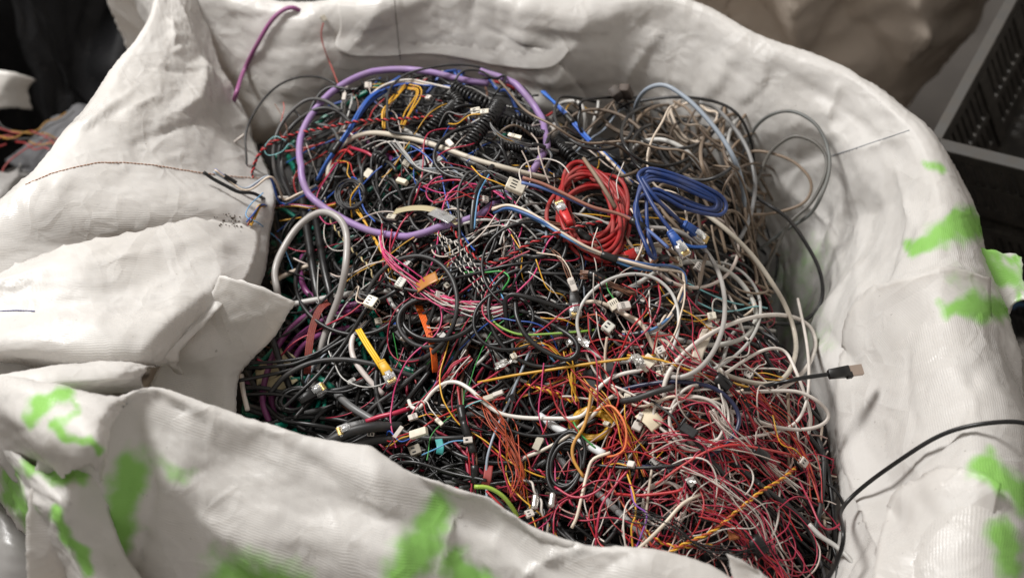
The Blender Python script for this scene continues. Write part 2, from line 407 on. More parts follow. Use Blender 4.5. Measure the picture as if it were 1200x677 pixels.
def overlay(name, A, B, la, lb, mat, parent, seed=1, n=70, m=16, strokes=(), curl=0.):
    """a second layer of the same cloth lying on the first: free edge along A, running into the lower layer along B"""
    def res(Q,k):
        C=catmull(np.array([(a,b,0.) for a,b in Q]),k,step=2.); return C[:,:2]
    a=res(A,n); b=res(B,n); rng=np.random.default_rng(seed); P=np.zeros((n,m,3))
    for i in range(n):
        for j in range(m):
            t=j/(m-1); q=a[i]*(1-t)+b[i]*t; l=la*(1-t)**1.5+lb*t+curl*math.exp(-(t/.12)**2)
            P[i,j]=hit(q[0],q[1],l)
    for _ in range(3): P[1:-1,1:-1]=(P[1:-1,1:-1]*2+P[:-2,1:-1]+P[2:,1:-1]+P[1:-1,:-2]+P[1:-1,2:])/6
    hu=np.linalg.norm(np.diff(P,axis=0),axis=2).mean(1).sum(); hv=np.linalg.norm(np.diff(P,axis=1),axis=2).mean(0).sum()
    i=np.arange(n-1)[:,None]*m; j=np.arange(m-1)[None]; F=np.stack([i+j,i+j+1,i+m+j+1,i+m+j],-1).reshape(-1,4); V=P.reshape(-1,3)
    o=mesh_obj(name,V,F,mat,parent); uvl=o.data.uv_layers.new(name='UVMap')
    U,Vv=np.meshgrid(np.linspace(0,hu,n),np.linspace(0,hv,m),indexing='ij'); UV=np.stack([U,Vv],-1).reshape(-1,2)
    uvl.data.foreach_set('uv',UV[F.ravel()].astype(np.float32).ravel())
    at=o.data.attributes.new('spray','FLOAT','POINT'); at.data.foreach_set('value',(spray_val(P,strokes) if len(strokes) else np.zeros(len(V))).astype(np.float32))
    sd=o.modifiers.new('thickness','SOLIDIFY'); sd.thickness=.0007; sd.offset=0
    CLOTHS.append((name,BVHTree.FromPolygons([Vector(v) for v in V],F.tolist()),V,F)); return o
def off(p, dx=0, dy=0, dz=0): return np.asarray(p)+np.array([dx,dy,dz])
MF = fabric('woven_white_fabric')

# ---- bulk bag
bag = empty('bulk_bag', (0,0,-.75))
props(bag, 'open white woven bulk bag with green spray marks, heaped full of tangled cables', 'bulk bag')

# back and right wall: one strip following the rim
crest = [ # px,py,z, inward dir (x,y)
 (120,-75,.05, .6,-.8),(190,-30,.05,.2,-1),(262,-4,.04,0,-1),(330,14,.035,0,-1),(400,1,.045,0,-1),(500,-10,.05,0,-1),(600,-8,.05,0,-1),
 (700,4,.04,-.1,-1),(770,-2,.045,-.1,-1),(825,12,.045,-.2,-1),(880,45,.04,-.3,-.95),(940,69,.04,-.5,-.85),(1000,91,.045,-.75,-.65),
 (1045,126,.05,-.9,-.4),(1078,158,.05,-.97,-.2),(1100,210,.05,-1,-.1),(1106,270,.048,-1,0),(1112,330,.045,-1,0),(1128,400,.045,-1,.0),
 (1148,480,.05,-1,0),(1154,560,.05,-1,.05),(1150,640,.045,-1,.1),(1150,740,.04,-1,.1)]
rows = [[] for _ in range(8)]
nC = len(crest)
for k,(px,py,z,ix,iy) in enumerate(crest):
    c = W(px,py,z); d = np.array([ix,iy,0.]); d/=np.linalg.norm(d)
    r = np.clip((k-11)/6.,0,1)          # 0 back wall .. 1 right roll
    o1, o2 = -.02-.03*r, -.045-.05*r
    rows[0].append(c+d*(o2)+[0,0,-.36]); rows[1].append(c+d*(o2)+[0,0,-.13-.02*r]); rows[2].append(c+d*o1+[0,0,-.018-.02*r])
    rows[3].append(c)
    rows[4].append(c+d*(.014+.03*r)+[0,0,-.028-.0*r]); rows[5].append(c+d*(.035+.045*r)+[0,0,-.085-.01*r])
    rows[6].append(c+d*(.05+.065*r)+[0,0,-.16]); rows[7].append(c+d*(.08+.08*r)+[0,0,-.34])
strk = [([(1150,262),(1122,268),(1100,276)],16,1),([(1105,274),(1080,288),(1068,292)],8,1),([(1130,252),(1115,258)],10,1),([(1085,193),(1098,200)],6,.8),
 ([(1175,362),(1140,358)],15,1),([(1140,360),(1108,362)],10,1),([(1150,545),(1170,556),(1205,590)],15,1),([(1172,625),(1178,640),(1185,660)],17,1),
 ([(945,300),(930,340),(935,385)],34,.40),([(925,370),(955,395)],24,.38),([(1120,325),(1145,335)],16,.35)]
cr = [([(1000,372),(1018,350),(1045,333),(1080,325),(1115,317),(1146,326)],7,.010),
      ([(1030,677),(1045,640),(1060,600),(1085,570),(1110,550)],16,-.014),([(1040,575),(1085,560),(1110,540),(1125,505)],9,-.008),
      ([(780,30),(740,80),(712,150)],14,.016),([(560,30),(650,60),(700,130)],12,-.008),([(860,60),(845,100),(810,120)],8,.007),
      ([(900,60),(895,95),(868,120)],7,.007),([(985,95),(975,140),(990,170)],9,.009),([(1000,150),(960,180),(900,215)],9,-.006),
      ([(985,180),(1030,165),(1068,153)],5,.004),([(462,0),(466,70)],5,.004),([(1000,300),(1010,380),(990,480)],14,.01),([(1110,420),(1140,470),(1120,520)],20,.01),
      ([(1020,430),(1000,520),(1030,640)],26,.012),([(1150,420),(1120,500),(1060,560),(1035,600)],22,-.016),([(1080,350),(1060,430),(1075,520)],24,-.010),([(1085,215),(1050,300),(1010,345)],22,-.010),([(1060,600),(1110,580),(1170,590)],26,.014),([(930,90),(975,120),(1060,190)],14,-.008),([(960,380),(1000,420),(1010,450)],14,-.012),([(1040,180),(1055,240),(1100,300)],14,.008),([(880,190),(950,250),(985,330)],12,.01)]
cloth('rim_wall', rows, MF, bag, spacing=.004, slack=.009, kf=.009, seed=3, strokes=strk, creases=cr)

overlay('side_overlap',[(1152,330),(1115,317),(1080,325),(1045,333),(1018,350),(1000,372),(991,420),(987,470),(992,530),(1008,585),(1034,650),(1040,700)],
 [(1168,395),(1140,400),(1115,405),(1095,412),(1080,422),(1072,440),(1066,465),(1064,500),(1066,545),(1074,590),(1088,640),(1095,700)],.009,-.003,MF,bag,seed=1,strokes=strk,n=110,m=20)
overlay('side_overlap',[(1028,705),(1037,650),(1045,608),(1062,580),(1088,565),(1115,556),(1145,562),(1165,575)],
 [(1085,700),(1088,668),(1097,645),(1108,628),(1122,618),(1136,612),(1150,610),(1165,615)],.010,-.003,MF,bag,seed=2,strokes=strk)
overlay('shade_edge_layer',[(396,4),(399,32),(393,52),(403,63),(440,66),(500,63),(545,69),(590,78),(645,80),(668,60)],  # added cloth layer; its edge imitates a light and shade boundary
 [(440,5),(445,20),(450,28),(462,35),(480,38),(510,38),(550,40),(600,40),(640,38),(650,30)],.0028,-.002,MF,bag,seed=3)
# left flap, folded over the heap
L1 = [
 [off(W(178,-60,.07),-.05,.02,-.28), off(W(178,-60,.07),-.02,0,-.08), W(185,-60,.07), W(200,-55,.065), W(220,-40,.05), W(240,-22,.03)],
 [off(W(168,20,.085),-.06,0,-.30), off(W(168,20,.085),-.02,0,-.10), W(172,20,.085), W(200,20,.08), W(225,22,.05), W(240,25,.01)],
 [off(W(122,82,.09),-.06,0,-.30), off(W(122,82,.09),-.02,0,-.10), W(128,80,.092), W(180,82,.088), W(235,85,.045), W(272,95,-.01)],
 [off(W(72,150,.09),-.06,0,-.30), off(W(72,150,.09),-.02,0,-.10), W(78,150,.095), W(150,150,.09), W(225,150,.045), W(298,150,-.035)],
 [off(W(38,200,.09),-.06,0,-.30), off(W(38,200,.09),-.02,0,-.10), W(45,200,.092), W(130,202,.085), W(225,205,.04), W(322,205,-.035)],
 [off(W(-8,255,.09),-.06,0,-.30), off(W(-8,255,.09),-.02,0,-.10), W(0,252,.09), W(105,250,.078), W(215,250,.04), W(318,258,-.03)],
 [off(W(-50,310,.09),-.06,0,-.30), off(W(-50,310,.08),-.02,0,-.10), W(-40,310,.075), W(90,300,.05), W(205,300,.015), W(312,310,-.03)],
 [off(W(-70,370,.09),-.06,0,-.30), off(W(-70,370,.07),-.02,0,-.10), W(-60,370,.06), W(80,360,.03), W(200,350,.0), W(303,345,-.04)],
 [off(W(-90,450,.07),-.06,0,-.30), off(W(-90,450,.05),-.02,0,-.10), W(-80,450,.05), W(80,440,.02), W(190,420,-.02), W(296,400,-.06)],
]
cr = [([(75,180),(110,140),(165,100)],9,.007),([(140,135),(190,108)],6,.005),([(70,170),(150,120)],7,-.006),([(150,170),(215,146),(250,143)],5,-.006),
      ([(205,65),(200,20)],7,.006),([(170,75),(215,83),(245,82)],5,-.004),([(60,235),(75,215),(60,250)],6,.006),([(30,215),(70,240)],8,.005)]
cloth('left_flap', L1, MF, bag, spacing=.004, slack=.008, kf=.014, seed=8, creases=cr)

# second layer of the left side, draped over the flap
L2 = [
 [W(-20,318,.078),W(20,303,.085),W(55,284,.092),W(90,272,.095),W(160,259,.08),W(225,247,.058),W(262,252,.035),W(309,262,.0)],
 [W(-30,330,.085),W(22,315,.09),W(60,298,.098),W(100,285,.10),W(165,276,.085),W(225,272,.062),W(262,280,.04),W(305,285,.0)],
 [W(-40,345,.085),W(30,330,.09),W(70,322,.095),W(110,318,.095),W(170,314,.08),W(222,312,.06),W(258,318,.045),W(288,326,.02)],
 [W(-50,375,.08),W(30,362,.085),W(70,355,.085),W(110,352,.085),W(165,350,.075),W(215,350,.062),W(245,352,.05),W(268,350,.04)],
 [W(-60,410,.08),W(30,395,.085),W(70,392,.085),W(110,390,.083),W(160,388,.075),W(200,388,.062),W(225,386,.05),W(242,380,.04)],
 [W(-60,435,.06),W(25,418,.07),W(70,418,.07),W(110,420,.07),W(150,422,.065),W(180,424,.055),W(198,424,.048),W(212,418,.035)],
 [W(-60,450,.0),W(25,440,.01),W(70,440,.01),W(110,440,.01),W(150,440,.01),W(180,440,.0),W(200,440,.0),W(215,440,.0)],
]
cr = [([(0,347),(100,345),(262,345)],4,.004),([(0,365),(120,364),(240,366)],4,-.003),([(170,340),(250,290),(270,270)],12,.006),([(60,310),(190,285),(255,270)],8,.004),
      ([(62,385),(70,365)],5,.004),([(110,380),(125,362),(150,352)],4,.004),([(180,395),(190,362)],4,.003)]
cloth('side_panel', L2, MF, bag, spacing=.0045, slack=.02, kf=.02, seed=21, creases=cr)

# turned-out corner flap over the heap
L3 = [
 [W(258,322,.064),W(280,327,.066),W(304,334,.066),W(326,342,.062),W(347,353,.054)],
 [W(247,346,.046),W(268,352,.044),W(292,358,.042),W(316,364,.040),W(335,372,.036)],
 [W(228,374,.024),W(250,382,.018),W(275,390,.012),W(300,394,.010),W(322,394,.006)],
 [W(205,408,.004),W(232,415,-.002),W(255,420,-.012),W(275,422,-.018),W(298,419,-.02)],
 [W(182,438,-.020),W(212,445,-.030),W(240,450,-.04),W(262,450,-.04),W(281,444,-.045)],
 [W(160,490,-.05),W(200,500,-.06),W(235,505,-.07),W(262,505,-.07),W(278,495,-.07)],
]
cloth('corner_flap', L3, MF, bag, fac=.45, spacing=.004, slack=.006, kf=.03, seed=5, creases=[([(343,351),(300,372),(250,385),(205,420)],9,.004)])

# rolled fold below it
L4 = [
 [W(-30,455,.02),W(35,448,.03),W(80,440,.03),W(120,438,.03),W(160,436,.03),W(190,430,.03)],
 [W(-30,440,.075),W(20,438,.08),W(70,428,.082),W(115,424,.08),W(155,424,.075),W(176,428,.06)],
 [W(-25,456,.09),W(32,440,.10),W(75,432,.098),W(118,432,.092),W(150,434,.085),W(170,436,.065)],
 [W(-20,480,.09),W(28,462,.10),W(75,450,.098),W(118,447,.09),W(148,446,.08),W(166,444,.06)],
 [W(-10,500,.05),W(35,480,.06),W(80,466,.06),W(120,462,.05),W(150,460,.04),W(170,458,.03)],
]
cloth('rolled_fold', L4, MF, bag, spacing=.004, slack=.02, kf=.04, seed=6)

# front wall: crest along the near rim, falling toward the camera
fr = [(60,478,.13),(112,470,.128),(148,458,.125),(178,452,.12),(232,470,.11),(285,489,.10),(340,506,.095),(400,524,.085),(480,549,.075),(560,573,.065),(620,607,.055),(690,636,.05),(735,643,.052),(790,656,.05),(850,684,.045),(930,740,.04),(1000,800,.03)]
F_=[[] for _ in range(7)]
for k,(px,py,z) in enumerate(fr):
    c=W(px,py,z); d=np.array([-.3,-.95,0]); 
    F_[0].append(c-d*.05+[0,0,-.22]); F_[1].append(c-d*.025+[0,0,-.09]); F_[2].append(c-d*.008+[0,0,-.022]); F_[3].append(c)
    F_[4].append(c+d*.028+[0,0,-.02]); F_[5].append(c+d*.085+[0,0,-.09]); F_[6].append(c+d*.16+[0,0,-.33])
strk=[([(158,548),(146,575),(142,605)],20,1),([(140,610),(130,690)],15,1),([(165,530),(215,560)],12,.55),([(510,598),(500,622)],19,1),([(496,635),(474,668)],23,1),
      ([(532,660),(575,700)],17,1),([(270,672),(335,690)],30,.85),([(500,590),(530,610)],14,.35)]
cr=[([(180,455),(195,470),(250,500)],14,-.012),([(175,540),(260,620),(380,677)],30,.012),([(560,575),(530,620),(520,677)],8,.006),([(690,640),(640,660),(600,690)],16,.012),
    ([(300,500),(380,550),(460,590)],22,-.010),([(365,540),(400,620),(430,677)],7,.004),([(150,480),(180,560),(160,677)],22,-.01),([(735,648),(700,677)],20,-.010)]
cloth('front_wall', F_, MF, bag, spacing=.004, slack=.008, kf=.009, seed=14, strokes=strk, creases=cr)

cloth('rim_point',[[W(852,648,.062),W(858,651,.062),W(864,653,.061)],[W(856,666,.055),W(872,667,.056),W(890,669,.054)],[W(862,690,.045),W(890,692,.046),W(925,694,.043)]],MF,bag,spacing=.003,slack=.004,kf=.05,seed=77,fac=.3)
# near-left corner fold with the sprayed marks
G1=[
 [W(0,470,.02),W(22,462,.05),W(62,470,.06),W(100,478,.06),W(140,470,.07),W(180,470,.04)],
 [W(-10,470,.08),W(12,452,.125),W(60,458,.135),W(100,465,.135),W(138,468,.13),W(165,462,.09)],
 [W(-6,490,.09),W(14,480,.13),W(50,482,.15),W(90,482,.155),W(120,484,.155),W(145,480,.13)],
 [W(15,540,.05),W(28,515,.11),W(55,508,.15),W(88,500,.165),W(112,500,.165),W(130,500,.145)],
 [W(40,560,.03),W(52,540,.08),W(72,530,.14),W(95,522,.16),W(113,520,.165),W(125,530,.145)],
 [W(70,580,.02),W(75,560,.05),W(85,550,.12),W(98,545,.14),W(108,545,.14),W(115,560,.11)],
]
strk=[([(35,490),(48,470),(78,462)],9,1),([(62,500),(85,512),(112,524)],6,.95),([(80,462),(88,480),(66,500)],6,.7)]
cloth('corner_fold', G1, MF, bag, spacing=.004, slack=.03, kf=.03, seed=9, strokes=strk)
G2=[
 [W(-40,505,.02),W(-10,500,.05),W(20,520,.06),W(60,540,.07),W(90,552,.07),W(118,560,.05)],
 [W(-40,520,.04),W(-5,522,.07),W(28,538,.09),W(62,552,.10),W(90,562,.10),W(125,566,.06)],
 [W(-60,560,-.1),W(0,560,.04),W(22,580,.07),W(55,592,.095),W(80,600,.095),W(130,600,.05)],
 [W(-50,600,-.2),W(14,600,.0),W(38,616,.04),W(66,632,.07),W(92,650,.06),W(150,650,.02)],
 [W(-40,640,-.3),W(45,640,-.04),W(68,665,.0),W(95,690,.03),W(125,710,.02),W(190,720,-.02)],
 [W(-20,700,-.4),W(75,710,-.1),W(100,730,-.06),W(130,750,-.03),W(160,770,-.03),W(220,780,-.06)],
]
strk=[([(10,555),(18,585),(35,610)],11,1),([(35,548),(65,545),(95,553)],11,1),([(70,560),(98,556)],9,1),([(62,598),(75,620),(105,670)],7,1)]
cloth('lower_corner', G2, MF, bag, spacing=.004, slack=.03, kf=.02, seed=10, strokes=strk, creases=[([(60,585),(45,640),(80,677)],12,-.008)])

# loose square tab hanging outside the right rim
tb=[[W(1128,282,.02),W(1150,287,.018),W(1168,290,.018),W(1190,293,.02),W(1199,296,.02)],
    [W(1132,310,.01),W(1152,312,.008),W(1172,315,.006),W(1188,318,.008),W(1197,320,.01)],
    [W(1140,350,-.01),W(1160,352,-.012),W(1176,355,-.015),W(1188,355,-.012),W(1196,358,-.01)],
    [W(1150,385,-.03),W(1165,388,-.035),W(1176,388,-.035),W(1186,376,-.03),W(1195,366,-.03)]]
strk=[([(1140,290),(1160,315),(1190,328)],12,1),([(1150,292),(1165,300)],10,1),([(1195,296),(1188,305)],6,1),([(1192,350),(1196,300)],4,.8)]
cloth('loose_tab', tb, MF, bag, spacing=.004, slack=.01, kf=.03, seed=12, strokes=strk)
# lower body of the bag down to the floor
lo=[]
for (x,y) in ((-.50,.10),(-.50,.47),(-.2,.50),(.15,.50),(.42,.42),(.53,.15),(.53,-.2),(.50,-.55),(.15,-.57),(-.2,-.46),(-.50,-.33),(-.50,.10)):
    lo.append([(x*.96,y*.96,-.06 if y<.3 and x>-.45 and x<.5 else -.12),(x*1.0,y*1.0,-.3),(x*1.02,y*1.02,-.55),(x*.97,y*.97,-.745)])
lo=np.array(lo); lo[...,2]-= .09
cloth('body_panel', lo[:, :, :]+[0,0,.085], MF, bag, spacing=.014, slack=.02, kf=.02, seed=30, thick=.001, fac=2.)

# seams: short stitches lying on the panels
def stitches(name, poly, mat, n, r=.00055, duty=.6, lift=.0009, only=None):
    """one thread running over and under the cloth"""
    P=np.array(poly,float); L=np.concatenate([[0],np.cumsum(np.linalg.norm(np.diff(P,axis=0),axis=1))]); Q=[]
    for i in range(n):
        for f,l in ((0,lift),(duty*.5,lift),(duty,lift),(duty+(1-duty)*.3,-.0016),(duty+(1-duty)*.8,-.0016)):
            if duty>.9 and l<0: continue
            s=(i+f)/n*L[-1]; q=hit(np.interp(s,L,P[:,0]),np.interp(s,L,P[:,1]),l,only)
            if Q and np.linalg.norm(q-Q[-1])>.03:
                if len(Q)>8: continue
                Q=[]
            Q.append(q)
    V,F=tubeVF(np.array(Q),r,4); return mesh_obj(name,V,F,mat,bag)
stitches('seam_stitching',[(30,217),(60,204),(90,196),(115,191),(145,191),(180,194),(235,203),(280,208),(320,210)],pvc((.36,.17,.09),.8),70)
stitches('seam_stitching',[(0,365),(20,364),(42,365)],pvc((.05,.06,.22),.8),14)
stitches('seam_stitching',[(974,183),(1000,175),(1030,165),(1066,153)],pvc((.10,.12,.15),.8),40,duty=.98,r=.0004,lift=.0006)
stitches('seam_stitching',[(461,-8),(464,20),(466,45),(469,70)],pvc((.16,.14,.13),.8),22,duty=.85,r=.0004)
# ------------------------------------------------------------------ surroundings
FZ = -.76
def floor_mat():
    m,t,b = nt('concrete'); geo=N(t,'ShaderNodeNewGeometry'); n=N(t,'ShaderNodeTexNoise',Scale=9.0,Detail=8.0); t.links.new(geo.outputs['Position'],n.inputs['Vector'])
    r=N(t,'ShaderNodeValToRGB'); r.color_ramp.elements[0].color=(.035,.03,.027,1); r.color_ramp.elements[1].color=(.10,.09,.08,1)
    t.links.new(n.outputs['Fac'],r.inputs[0]); t.links.new(r.outputs[0],b.inputs['Base Color']); b.inputs['Roughness'].default_value=.8; return m
props(mesh_obj('floor',[(-5,-3,FZ),(5,-3,FZ),(5,6,FZ),(-5,6,FZ)],[(0,1,2,3)],floor_mat()),kind='structure')

def lump(name,label,cat,ctrl,mat,seed,slack=.05,spacing=.009,creases=(),kf=.008,group=None,strokes=(),fac=1.6):
    o=cloth(name,ctrl,mat,None,spacing=spacing,slack=slack,kf=kf,seed=seed,creases=creases,thick=.0012,strokes=strokes,fac=fac)
    props(o,label,cat,group); return o
MG = fabric('dusty_sack_fabric',base=(.72,.63,.54),transl=.1,weave=.004,rough=.6,dirt=.5,spray=False)
MB = fabric('black_sheet_fabric',base=(.012,.012,.013),warm=(.5,.5,.5),transl=.02,weave=.004,rough=.65,dirt=.1,spray=False,gloss=.15)
MD = fabric('dark_grey_fabric',base=(.10,.10,.105),transl=.05,weave=.004,rough=.7,dirt=.2,spray=False)
MW = fabric('dull_white_fabric',base=(.62,.60,.57),transl=.2,weave=.004,rough=.5,dirt=.4,spray=False)
MP = fabric('grey_plastic_film',base=(.30,.29,.28),transl=.15,weave=.01,rough=.3,dirt=.3,spray=False,bump=.1)

def sack(name,label,px,y0,y1,ys,ztop,zrow,mat,seed,depth=.25,**kw): pass
# big dusty sack behind the right corner (world x .15..1.05, y .75..)
def bulge(x0,x1,y,zt,zb,dep,nx=9,rng=None,top=None,lean=.0):
    R=[]
    for r,(dz,dy) in enumerate([(0,dep),(.0,dep*.45),(-.03,.05),(-.12,-.02),(-.3,-.05),(-.55,-.03),(-.8,.02)]):
        row=[]
        for i in range(nx):
            u=i/(nx-1); x=x0+(x1-x0)*u
            e=(2*u-1)**4*.12
            zz = zt+dz*(zt-zb)/.8 + (top(u) if top and r<4 else 0)
            row.append((x+lean*(dz), y+dy+e*(1 if r>0 else 0), max(zz, zb)))
        R.append(row)
    return R
lump('dusty_sack','dusty grey beige woven sack with deep folds behind the right corner','sack',
     bulge(.22,.80,.72,.17,FZ,.4,top=lambda u:-.06*abs(2*u-1)**3,lean=.25),MG,41,slack=.03,kf=.006,fac=3.5,
     creases=[([(860,60),(950,110),(1060,120)],22,-.03),([(985,10),(1010,45),(1060,80)],18,-.035),([(1075,0),(1090,40),(1050,80)],16,.03),([(900,110),(1000,150),(1060,140)],18,.025)])
lump('white_sack','pale grey sack top showing behind the far rim of the bulk bag','sack',
     bulge(-.22,.24,.82,.10,FZ,.3,top=lambda u:.02*math.sin(5*u)),MW,42,slack=.05)
lump('white_sack','dull white woven sack hanging behind the black tarp at the top left','sack',
     bulge(-.98,-.575,.98,.16,FZ,.3),MW,43,slack=.06)
# black tarp, several folds
BT=[]
for r,(z,dy) in enumerate([(.0,.16),(-.03,.06),(-.10,.0),(-.2,-.04),(-.35,-.05),(-.6,-.03)]):
    row=[]
    for i,x in enumerate(np.linspace(-1.15,-.46,13)):
        t_=min(1,max(0,(x+.73)/.09)); zt=.10-.34*t_*t_*(3-2*t_)
        row.append((x+.012*math.sin(r*2+i), .70+dy+.05*math.sin(i*1.7+r*.6), max(FZ+.01, zt+z)))
    BT.append(row)
lump('black_tarp','crumpled matt black tarp lying behind the left side of the bulk bag','tarp',BT,MB,44,slack=.1,kf=.005)
pts=[[W(-60,70,-.22),W(-20,78,-.2),W(15,85,-.2),W(40,96,-.22)],[W(-60,100,-.25),W(-20,105,-.22),W(12,105,-.22),W(38,108,-.24)],[W(-60,135,-.3),W(-15,130,-.25),W(15,128,-.25),W(42,132,-.28)]]
lump('cloth_scrap','light grey cloth scrap lying on the black tarp at the far left','cloth',pts,MW,45,slack=.03,spacing=.006)
pts=[[W(-60,205,-.28),W(-10,190,-.24),W(22,182,-.22),W(50,190,-.26)],[W(-60,235,-.25),W(-15,215,-.2),W(15,205,-.19),W(45,205,-.23)],[W(-60,300,-.3),W(-20,260,-.22),W(5,240,-.2),W(40,235,-.26)]]
lump('cloth_scrap','grey white crumpled plastic sheet beside the outer left side of the bulk bag','cloth',pts,MP,46,slack=.05,spacing=.006)
pts=[[W(0,175,-.3),W(40,165,-.26),W(75,150,-.25),W(120,140,-.3)],[W(10,205,-.24),W(45,190,-.2),W(85,170,-.19),W(130,160,-.22)],[W(20,260,-.3),W(60,230,-.26),W(100,200,-.24),W(140,190,-.28)]]
lump('grey_blanket','dark grey fabric tucked against the outer left side of the bulk bag','blanket',pts,MD,47,slack=.05,spacing=.006)
pts=[[W(-60,560,-.12),W(-15,572,-.08),W(15,588,-.08),W(40,600,-.12)],[W(-60,600,-.12),W(-10,610,-.08),W(25,625,-.08),W(55,640,-.12)],[W(-60,660,-.15),W(-5,660,-.1),W(35,670,-.1),W(80,690,-.14)],[W(-60,730,-.2),W(0,730,-.16),W(45,740,-.16),W(110,750,-.2)]]
lump('plastic_sheet','crumpled dirty grey plastic sheet in front of the near left corner','plastic sheet',pts,MP,48,slack=.07,spacing=.005,kf=.01)
pts=[[W(1165,400,-.25),W(1190,390,-.22),W(1215,388,-.22),W(1260,395,-.25)],[W(1170,450,-.24),W(1195,440,-.2),W(1225,440,-.2),W(1270,450,-.25)],[W(1180,560,-.28),W(1205,545,-.22),W(1235,545,-.22),W(1280,560,-.28)]]
lump('white_sack','second white sack beside the outer right side of the bulk bag','sack',pts,MW,49,slack=.05,spacing=.006)
pts=[[W(1165,270,-.4),W(1190,270,-.36),W(1215,275,-.36),W(1260,280,-.4)],[W(1175,325,-.42),W(1200,325,-.40),W(1225,325,-.40),W(1270,330,-.42)],[W(1165,360,-.5),W(1195,360,-.46),W(1225,360,-.46),W(1270,360,-.5)]]
MBL=fabric('blue_fabric',base=(.05,.15,.32),transl=.05,spray=False,rough=.6)
lump('blue_cloth','blue cloth bundle low beside the right rim of the bulk bag','cloth',pts,MBL,50,slack=.05,spacing=.008)
pts=[[W(1170,590,-.4),W(1200,585,-.36),W(1230,590,-.4)],[W(1170,640,-.38),W(1200,640,-.34),W(1230,640,-.38)],[W(1170,720,-.4),W(1200,720,-.36),W(1230,720,-.4)]]
lump('blue_cloth','blue patterned cloth at the lower right beyond the bag rim','cloth',pts,MBL,51,slack=.05,spacing=.008)

# stack of slatted plastic crates, behind the right side
MC=pvc((.030,.027,.023),.6,'crate_plastic',dust=.2); MCD=pvc((.012,.012,.013),.5,'dark_crate_plastic',dust=.15)
def crate(O, E1, E2, E3, mat, label, sx=.20, sy=.30, h=.17):
    """E1 along the long side, E2 down the side wall, E3 into the crate"""
    e=empty('plastic_crate',O); props(e,label,'crate')
    R=np.stack([E3,E1,-E2],0)
    def bx(A,c,hx,hy,hz):
        V,F=boxVF(np.array(c,float),(1,0,0),(0,1,0),(0,0,1),hx,hy,hz,bev=.12); A.add(V,F)
    def fin(A,n):
        V=(np.vstack(A.V)+[sx,sy,-h])@R+np.array(O); return mesh_obj(n,V,np.vstack(A.F),mat,e,smooth=False)
    A=Acc(); bx(A,(0,0,.006),sx,sy,.006); fin(A,'base')
    for (ax,sgn) in (('x',-1),('x',1),('y',-1),('y',1)):
        A=Acc(); Lh = sy if ax=='x' else sx; P = sx if ax=='x' else sy
        def b2(a0,z0,ha,hz,th=.004,o=0):
            if ax=='x': bx(A,(sgn*(P+o),a0,z0),th,ha,hz)
            else: bx(A,(a0,sgn*(P+o),z0),ha,th,hz)
        b2(0,.022,Lh-.006,.012); b2(0,h-.009,Lh+.004,.009,.008,.003); b2(0,h*.5,Lh-.006,.006,.006)
        n=int(Lh*2/.013)
        for i in range(n+1):
            a=-Lh+.008+(2*Lh-.016)*i/n; wd=.009 if i%8==0 else .0042
            b2(a,h*.5,wd,h*.5-.012,.0032 if wd<.005 else .008)
        fin(A,'side_panel')
    return e
_O=W(1098,165,-.10); _A=W(1182,10,-.02); _B=W(1150,262,-.30)
_E1=(_A-_O)/np.linalg.norm(_A-_O); _E2=_B-_O; _E2-=_E1*(_E2@_E1); _E2/=np.linalg.norm(_E2); _E3=np.cross(_E1,_E2); _E3*=np.sign(_E3[0])
crate(_O,_E1,_E2,_E3,MC,'grey slatted plastic crate tilted on the stack at the right edge')
crate(_O+_E2*.178+_E3*.015,_E1,_E2,_E3,MC,'second grey slatted crate, under the tilted top one')
crate(_O+_E2*.356+_E3*.0,_E1,_E2,_E3,MCD,'black slatted crate lowest in the stack at the right edge')
# odds and ends
A=Acc(); V,F=boxVF(np.array([.66,1.12,.02]),(1,.1,0),(-.1,1,0),(0,0,1),.12,.06,.05); A.add(V,F)
props(A.obj('cardboard_box',pvc((.45,.19,.08),.8,'cardboard')),'small orange brown cardboard box behind the crates at the top right','box')
# wires spilled on the black tarp
def spilled(cx_,cy_,z0,cols,n,sc,label,rng):
    for i in range(n):
        a=rng.normal()*.5+(3.14 if rng.uniform()<.5 else 0); P=[]; p=W(cx_+rng.normal()*16*sc,cy_+rng.normal()*5*sc,z0-.01)
        for k in range(7):
            P.append(p+[0,0,rng.uniform(-.002,.005)]); a+=rng.normal()*.35; p=p+np.array([math.cos(a),math.sin(a),0])*.016
        V,F=tubeVF(catmull(P,40),.0010,6); o=mesh_obj('spilled_wire',V,F,cols[i%len(cols)]); props(o,label,'wire',group='wires spilled beside the bag')
_r=np.random.default_rng(5)
spilled(22,163,-.20,[pvc((.25,.02,.02)),pvc((.3,.15,.02)),pvc((.25,.02,.02)),pvc((.02,.02,.02))],14,1.0,'loose red or yellow wire spilled on the dark cloth beyond the left rim',_r)
